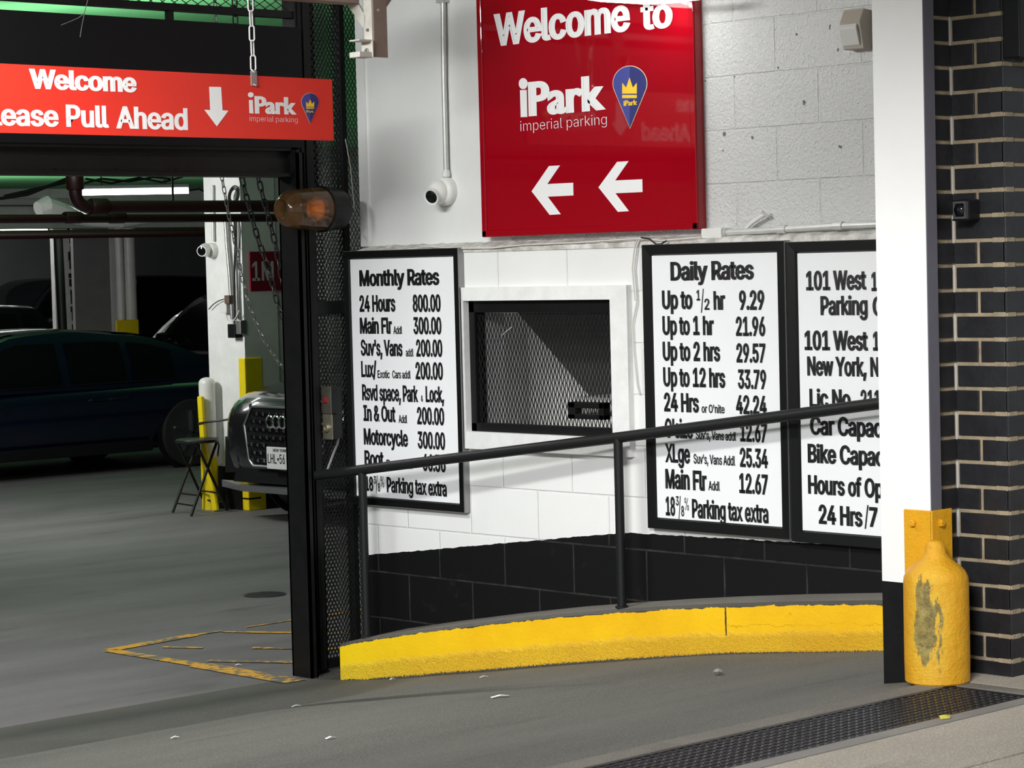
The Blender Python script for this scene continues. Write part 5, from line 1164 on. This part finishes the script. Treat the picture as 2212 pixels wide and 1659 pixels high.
# foil duct, cables and dark services on the ceiling
pts = [P(x, y, 1, 16.5) for x, y in ((82, 452), (100, 446), (130, 455), (165, 470), (200, 480), (260, 482), (330, 476))]
b = MB().tube(pts, [0.06, 0.085, 0.075, 0.06, 0.04, 0.045, 0.02], 12); tag(b.build('foil_duct', m_foil), 'crumpled silver foil duct slung among the oxblood pipes', 'duct')
b = MB(); a, c = P(-60, 428, 1, 21.5), P(150, 443, 1, 21.5); b.box((a.x, 21.5, c.z), (c.x, 21.9, a.z)); tag(b.build('service_duct', m_ggrey, bevel=0.01), 'dark rectangular duct under the green ceiling', 'duct')
for i, (pp, lab) in enumerate([(((-20, 432), (60, 420), (110, 400), (150, 384)), 'dark cable drooping from the green ceiling past the duct'), (((10, 424), (80, 408), (140, 394), (170, 380)), 'second dark cable strung under the green ceiling'),
        (((175, 398), (220, 386), (280, 392), (330, 383), (370, 386)), 'tangle of dark cable above the long tube light'), (((185, 386), (240, 396), (300, 384), (350, 394), (395, 382)), 'loose black wire looped over the long tube light'), (((405, 412), (430, 408), (455, 420), (470, 408), (500, 412), (512, 440)), 'cable running from the tube light to the pillar')]):
    tag(MB().tube([P(x, y, 1, 18.2) for x, y in pp], 0.014 if i < 2 else 0.010, 8).build('ceiling_cable', m_cable, smooth=True), lab, 'cable', 'cables under the garage ceiling')
a = P(372, 380, 1, yp1); tag(MB().tube([(a.x, yp1, e1.z+0.038), (a.x, yp1, ZCH)], 0.007, 8).build('hanger_rod', m_black), 'dark hanger rod holding the elbow pipe', 'rod')
b = MB(); q = [P(505, 422, 0, PX-0.05)]
for r_ in (0.036, 0.045, 0.055): b.torus(q[0], (1, 0, 0.1), r_, 0.005, 20, 6, sy=1.5)
tag(b.build('cable_coil', m_cable, smooth=True), 'coil of black cable at the top of the white pillar', 'cable')
# thin stray wires by the hanging sign
for pp, lab in ((((192, -10), (183, 25), (176, 60), (173, 80)), 'thin stray wire hanging over the black housing'), (((183, 28), (170, 38), (152, 46), (132, 54)), 'thin wire branching sideways over the black housing')):
    tag(MB().tube([P(x, y, 1, GY-0.12) for x, y in pp], 0.0016, 6).build('stray_wire', m_galv2), lab, 'wire')
# two white riser pipes with yellow collar beside the grey column
yq2 = 26.3
rp = thing('riser_pipes', 'pair of white riser pipes with a yellow collar beside the grey column', 'pipe', (P(272, 690, 1, yq2).x, yq2, 0))
for x0_, x1_ in ((252, 267), (268, 292)):
    a, c = P(x0_, 600, 1, yq2), P(x1_, 600, 1, yq2); r_ = (c.x-a.x)/2*0.98
    MB().lathe([(r_, 0), (r_, 1.65), (r_*1.06, 1.65), (r_*1.06, 1.72), (r_, 1.72), (r_, ZC)], org=((a.x+c.x)/2, yq2, 0), n=20).build('pipe', m_wmetal, rp, smooth=True)
a, c = P(251, 692, 1, yq2-0.15), P(300, 692, 1, yq2-0.15); b = MB(); b.box((a.x, yq2-0.15, 0), (c.x, yq2-0.13, a.z)); b.box((c.x-0.02, yq2-0.15, 0), (c.x, yq2-0.05, a.z)); b.build('collar', m_yelg, rp, bevel=0.01)

# ================================================================== CARS
def loft(rings, cap=True):
    b = MB(); n = len(rings[0]); vs = [p for r in rings for p in r]; fs = []
    for i in range(len(rings)-1):
        for j in range(n): fs.append((i*n+j, i*n+(j+1) % n, (i+1)*n+(j+1) % n, (i+1)*n+j))
    if cap: fs.append(tuple(range(n-1, -1, -1))); fs.append(tuple((len(rings)-1)*n+j for j in range(n)))
    return b.add(vs, fs)
def ring_body(x, zb, zs, hw):
    h_ = [(0, zb), (hw*0.80, zb), (hw*0.93, zb+0.07), (hw*0.985, zb+(zs-zb)*0.35), (hw, zb+(zs-zb)*0.62), (hw*0.975, zs-0.09), (hw*0.90, zs-0.02), (hw*0.6, zs+0.015), (0, zs+0.03)]
    return [(x, y, z) for y, z in h_]+[(x, -y, z) for y, z in reversed(h_[1:-1])]
def car(label, loc, rz, L, Wd, H, paint, suv=False, group=None, name='parked_car', front=True):
    """x forward, y to the car's left, origin on the ground at mid length"""
    t = thing(name, label, 'car', loc, rz, group); hw = Wd/2; F_, R_ = L/2, -L/2
    belt = H*0.62 if not suv else H*0.64; hood = belt*0.93 if not suv else belt*0.985; zb = 0.17 if not suv else 0.24
    deck = belt*1.03
    st_ = [(F_, zb+0.12, hood*0.70, hw*0.70), (F_-0.06, zb+0.05, hood*0.84, hw*0.84), (F_-0.25, zb, hood*0.93, hw*0.955), (F_-0.7, zb, hood*0.985, hw), (F_-1.25, zb, hood*1.02, hw), (0.1*L, zb, belt, hw*0.99),
          (-0.1*L, zb, belt*1.01, hw*0.99), (-0.28*L, zb, deck, hw), (R_+0.55, zb, deck, hw), (R_+0.18, zb+0.05, deck*0.98, hw*0.93), (R_+0.03, zb+0.1, deck*0.9, hw*0.8), (R_, zb+0.2, deck*0.75, hw*0.7)]
    loft([ring_body(*s) for s in st_]).build('body', paint, t, smooth=True, local=True, subsurf=1)
    xc, xf = F_-1.15, F_-1.95                          # cowl, top of windshield
    xr = (R_+0.85 if not suv else R_+0.32); xe = (R_+0.28 if not suv else R_+0.10)   # roof end, glass end
    if not suv: xf = F_-2.05; xr = R_+1.55
    def ztop(x):
        if x > xf: s = (xc-x)/(xc-xf); return belt*0.985+(H-0.03-belt*0.985)*math.sin(max(0, min(1, s))*PI/2)**0.95
        if x > xr: s = (xf-x)/(xf-xr); return H-0.03+0.03*math.sin(s*PI)-0.02*s
        s = (x-xe)/(xr-xe); return deck*0.97+(H-0.05-deck*0.97)*math.sin(max(0, min(1, s))*PI/2)**(0.9 if not suv else 0.6)
    xs = [xc]+[xc+(xf-xc)*i/6 for i in range(1, 7)]+[xf+(xr-xf)*i/8 for i in range(1, 9)]+[xr+(xe-xr)*i/6 for i in range(1, 7)]
    hb = hw*0.93; ht = hw*0.70
    def ys(z): s = max(0, min(1, (z-belt)/(H-belt))); return hb+(ht-hb)*(0.55*s+0.45*s*s)
    def ring_c(x, g=0.0):
        z1 = max(ztop(x), belt*0.98+0.004); zz = [belt*0.95, belt+(z1-belt)*0.4, belt+(z1-belt)*0.8, z1-0.02*(z1-belt)]
        pts = [(ys(z)+g, z) for z in zz]; yy = pts[-1][0]; pts += [(yy*0.86, z1+0.012+g), (yy*0.45, z1+0.022+g), (0, z1+0.026+g)]
        return [(x, y, z) for y, z in pts]+[(x, -y, z) for y, z in reversed(pts[:-1])]
    cb = loft([ring_c(x) for x in xs]); cb.build('cabin', paint, t, smooth=True, local=True)
    # windshield and rear glass
    def top_patch(xa, xb_, nm):
        b = MB(); n = 8; rows = []
        for i in range(n+1):
            x = xa+(xb_-xa)*i/n; r = ring_c(x, 0.006); rows.append([r[4], r[5], r[6], r[7], r[8]])
        vs = [p for r in rows for p in r]; b.add(vs, [(i*5+j, i*5+j+1, i*5+6+j, i*5+5+j) for i in range(n) for j in range(4)]); b.build(nm, m_glass, t, smooth=True, local=True)
    top_patch(xc-0.10, xf+0.04, 'windshield'); top_patch(xr-0.05, xe+(xr-xe)*0.18, 'rear_window')
    # side windows
    xm = (xf+xr)/2-0.08*L*(0 if suv else -0.4)
    bounds = [(xc-0.28, xm+0.05), (xm-0.05, xr+(-0.02 if not suv else 0.25))]
    if suv: bounds.append((xr+0.17, xe+0.22))
    else: bounds.append((xr-0.10, xr-0.55))
    for sgn in (1, -1):
        for a_, c_ in bounds:
            n = 7; b = MB(); lo = []; hi = []
            for i in range(n+1):
                x = a_+(c_-a_)*i/n; z0 = belt+0.015; z1 = max(z0+0.01, min(ztop(x)-0.075, H-0.11)); lo.append((x, sgn*(ys(z0)+0.007), z0)); hi.append((x, sgn*(ys(z1)+0.010), z1))
            mid = [((p[0]), sgn*(ys((p[2]+q[2])/2)+0.008), (p[2]+q[2])/2) for p, q in zip(lo, hi)]
            vs = lo+mid+hi; b.add(vs, [(r*(n+1)+i, r*(n+1)+i+1, (r+1)*(n+1)+i+1, (r+1)*(n+1)+i) for r in range(2) for i in range(n)]); b.build('side_window', m_glass, t, smooth=True, local=True)
        # chrome waistline, sill, door seams, handles, mirror
        b = MB().tube([(bounds[0][0]+0.05, sgn*(hb+0.004), belt+0.004), (xm, sgn*(hb+0.006), belt+0.006), (bounds[-1][1], sgn*(hb+0.004), belt+0.012)], 0.006, 6); b.build('waist_trim', m_bplastic, t, local=True)
        b = MB().bar((F_-1.35, sgn*hw*0.955, zb+0.06), (R_+1.3, sgn*hw*0.955, zb+0.06), 0.05, 0.10); b.build('sill', m_bplastic, t, local=True, bevel=0.01)
        for x in (xm-0.30, xr+0.10 if not suv else xr+0.35):
            MB().bar((x-0.09, sgn*(hw*0.985), belt-0.13), (x+0.09, sgn*(hw*0.985), belt-0.13), 0.04, 0.025)  .build('door_handle', paint, t, local=True, bevel=0.008)
        b = MB().lathe([(0.001, -0.10), (0.05, -0.08), (0.065, 0.0), (0.055, 0.07), (0.001, 0.09)], (0, sgn, 0.05), (xc-0.32, sgn*(hb+0.13), belt+0.07), 16); b.bar((xc-0.32, sgn*(hb-0.02), belt), (xc-0.32, sgn*(hb+0.10), belt+0.05), 0.05, 0.03); b.build('mirror', paint, t, smooth=True, local=True)
        for x in (F_-0.88, R_+0.88):
            rw = 0.335 if suv else 0.315
            MB().lathe([(rw+0.045, 0), (rw+0.045, 0.012), (rw+0.01, 0.014), (rw+0.01, 0)], (0, sgn, 0), (x, sgn*(hw*0.965), rw), 36).build('wheel_arch', m_bplastic, t, smooth=True, local=True)
            w_ = MB().lathe([(rw*0.66, -0.10), (rw*0.96, -0.10), (rw, -0.07), (rw, 0.02), (rw*0.95, 0.045), (rw*0.70, 0.05), (rw*0.68, 0.03)], (0, sgn, 0), (x, sgn*(hw*0.955), rw), 40).build('wheel', m_tyre, t, smooth=True, local=True)
            b = MB().lathe([(rw*0.70, 0.045), (rw*0.71, 0.055), (rw*0.66, 0.055), (rw*0.63, 0.02), (0.001, 0.015)], (0, sgn, 0), (x, sgn*(hw*0.955), rw), 40)
            for k_ in range(5):
                a_ = 2*PI*k_/5+0.3; b.bar((x, sgn*(hw*0.955+0.045), rw), (x+math.cos(a_)*rw*0.66, sgn*(hw*0.955+0.045), rw+math.sin(a_)*rw*0.66), 0.02, 0.06, (0, 1, 0))
            b.build('rim', m_rim, w_, smooth=True, local=True)
        MB().box((R_+0.02, sgn*hw*0.35, deck*0.80), (R_+0.10, sgn*hw*0.82, deck*0.90)).build('tail_light', mat('dark_red_lens', (0.10, 0.004, 0.006), 0.15), t, local=True, bevel=0.02)
    return t, dict(F=F_, hood=hood, hw=hw, belt=belt, zb=zb)

# graphite SUV by the gate post ---------------------------------------------------------
AY = 13.55; AX = P(620, 1000, 1, AY).x
su, d_ = car('graphite car nose with octagonal grille and ring badge beside the gate post', (AX+2.33, AY, 0), PI, 4.66, 1.89, 1.62, m_cargrey, True)
fx = d_['F']+0.015
def A(y, z, dx=0.0): return (fx+dx-0.10*(abs(y)/0.9)**2, y, z)
oc = [(-0.47, 0.66), (-0.36, 0.80), (0.36, 0.80), (0.47, 0.66), (0.42, 0.48), (0.30, 0.40), (-0.30, 0.40), (-0.42, 0.48)]
oc = [(-0.455, 0.70), (-0.345, 0.835), (0.345, 0.835), (0.455, 0.70), (0.40, 0.46), (0.345, 0.415), (-0.345, 0.415), (-0.40, 0.46)]
b = MB(); 
b.add([A(y, z, -0.06) for y, z in oc]+[A(y, z, 0.02) for y, z in oc], [tuple(range(8, 16))]+[(i, (i+1) % 8, (i+1) % 8+8, i+8) for i in range(8)])
gr_ = b.build('grille', m_bplastic, su, local=True)
MB().tube([A(y, z, 0.026) for y, z in oc], 0.0095, 8, False, 0, True).build('grille_surround', m_silver, gr_, local=True, smooth=True)
b = MB()
for r_ in range(7):
    for c_ in range(-5, 6):
        y = (c_+(0.5 if r_ % 2 else 0))*0.078; z = 0.455+r_*0.055
        if abs(y) > 0.415-(0.05 if z < 0.5 else 0)-(max(0, z-0.72)*0.8): continue
        if abs(y) < 0.17 and z < 0.60: continue
        b.add([A(y-0.030, z-0.016, 0.022), A(y+0.030, z-0.016, 0.022), A(y+0.030, z+0.016, 0.022), A(y-0.030, z+0.016, 0.022), A(y-0.020, z-0.008, 0.034), A(y+0.020, z-0.008, 0.034), A(y+0.020, z+0.008, 0.034), A(y-0.020, z+0.008, 0.034)], [(4,5,6,7), (0,1,5,4), (1,2,6,5), (2,3,7,6), (3,0,4,7)])
b.build('honeycomb', mat('gloss_black_trim', (0.006, 0.006, 0.007), 0.08, spec=0.8), gr_, local=True)
b = MB()
for i in range(4): b.torus((fx+0.045, (i-1.5)*0.068, 0.735), (1, 0, 0), 0.041, 0.0072, 28, 8, sy=1.0)
b.build('ring_badge', m_chrome, su, local=True, smooth=True)
b = MB(); b.box((fx+0.035, -0.152, 0.405), (fx+0.045, 0.152, 0.560)); pl = b.build('licence_plate', mat('plate_white', (0.62, 0.62, 0.62), 0.4), su, local=True, bevel=0.003)
mb = MB(); text_line(mb, 'LHL', (fx+0.0465, -0.138, 0.445), (0, 1, 0), (0, 0, 1), 0.098, 0.066, 0.012); text_line(mb, '56', (fx+0.0465, -0.006, 0.445), (0, 1, 0), (0, 0, 1), 0.060, 0.066, 0.012)
text_line(mb, 'NEW YORK', (fx+0.0465, -0.075, 0.528), (0, 1, 0), (0, 0, 1), 0.15, 0.020, 0.02)
mb.lathe([(0.011, 0), (0.001, 0.0002)], (1, 0, 0), (fx+0.0465, -0.022, 0.475), 5); mb.build('plate_lettering', m_ink, pl, local=True)
b = MB(); b.add([A(-0.86, 0.235, 0.0), A(-0.5, 0.225, 0.03), A(0.5, 0.225, 0.03), A(0.86, 0.235, 0.0), A(-0.86, 0.285, 0.0), A(-0.5, 0.268, 0.05), A(0.5, 0.268, 0.05), A(0.86, 0.285, 0.0), A(-0.80, 0.26, -0.2), A(0.80, 0.26, -0.2)],
    [(0,1,5,4), (1,2,6,5), (2,3,7,6), (4,5,6,7,9,8), (0,8,9,3,2,1), (0,4,8), (3,9,7)]); b.build('skid_lip', m_silver, su, local=True)
for s in (1, -1):
    b = MB(); b.add([A(s*0.47, 0.775, -0.02), A(s*0.74, 0.80, -0.05), A(s*0.79, 0.855, -0.11), A(s*0.47, 0.845, -0.05), A(s*0.47, 0.775, -0.10), A(s*0.74, 0.80, -0.25), A(s*0.79, 0.855, -0.25), A(s*0.47, 0.845, -0.12)], [(0,1,2,3), (4,7,6,5), (0,4,5,1), (1,5,6,2), (2,6,7,3), (3,7,4,0)])
    b.build('headlight', mat('headlight_lens', (0.05, 0.052, 0.055), 0.06, 0.5), su, local=True, bevel=0.008)
    b = MB(); b.add([A(s*0.56, 0.36, 0.0), A(s*0.80, 0.34, 0.0), A(s*0.80, 0.60, -0.01), A(s*0.60, 0.50, 0.01), A(s*0.56, 0.36, -0.06), A(s*0.80, 0.34, -0.06), A(s*0.80, 0.60, -0.06), A(s*0.60, 0.50, -0.06)], [(0,1,2,3), (0,4,5,1), (1,5,6,2), (2,6,7,3), (3,7,4,0)]); b.build('side_intake', m_bplastic, su, local=True)
b = MB(); b.add([A(-0.62, 0.29, 0.0), A(0.62, 0.29, 0.0), A(0.60, 0.385, 0.0), A(-0.60, 0.385, 0.0), A(-0.62, 0.29, 0.03), A(0.62, 0.29, 0.03), A(0.60, 0.385, 0.02), A(-0.60, 0.385, 0.02)], [(4,5,6,7), (0,1,5,4), (1,2,6,5), (2,3,7,6), (3,0,4,7)]); b.build('lower_bumper', m_bplastic, su, local=True)

# big midnight blue sedan
cyb = 19.40
xrw = P(412, 930, 1, 18.55).x
bl_, _d = car('midnight blue sedan parked nearest the gate opening', (xrw+0.88+0.0-0.88-0.88+2.25-2.25, cyb, 0), PI, 4.55, 1.72, 1.30, m_carblue)
bl_.location.x = xrw-(4.55/2-0.88); ORG[bl_.name] = Vector(bl_.location)
# cars beyond
def carx(px, y_): return P(px, 640, 1, y_).x
x_ = carx(148, 23.2); car('black car roof showing behind the midnight blue sedan', (x_-2.25, 24.05, 0), PI, 4.5, 1.7, 1.50, m_carblack, True)
x0_ = P(300, 705, 1, 24.85).x; car('white sedan with a curved roofline behind the white riser pipes', (x0_+0.88, 24.85-1.1, 0), PI/2, 4.5, 1.75, 1.44, m_carwhite)
x0_ = P(330, 715, 1, 22.0).x; car('black car with sloping windshield half hidden by the white pillar', (x0_+0.78, 22.0-1.1, 0), PI/2, 4.5, 1.6, 1.60, m_carblack, True)
x_ = carx(42, 28.2); car('tall black car deepest in the garage, behind the grey column', (x_+2.45-1.15, 28.9, 0), PI, 4.9, 1.85, 1.76, m_carblack, True)
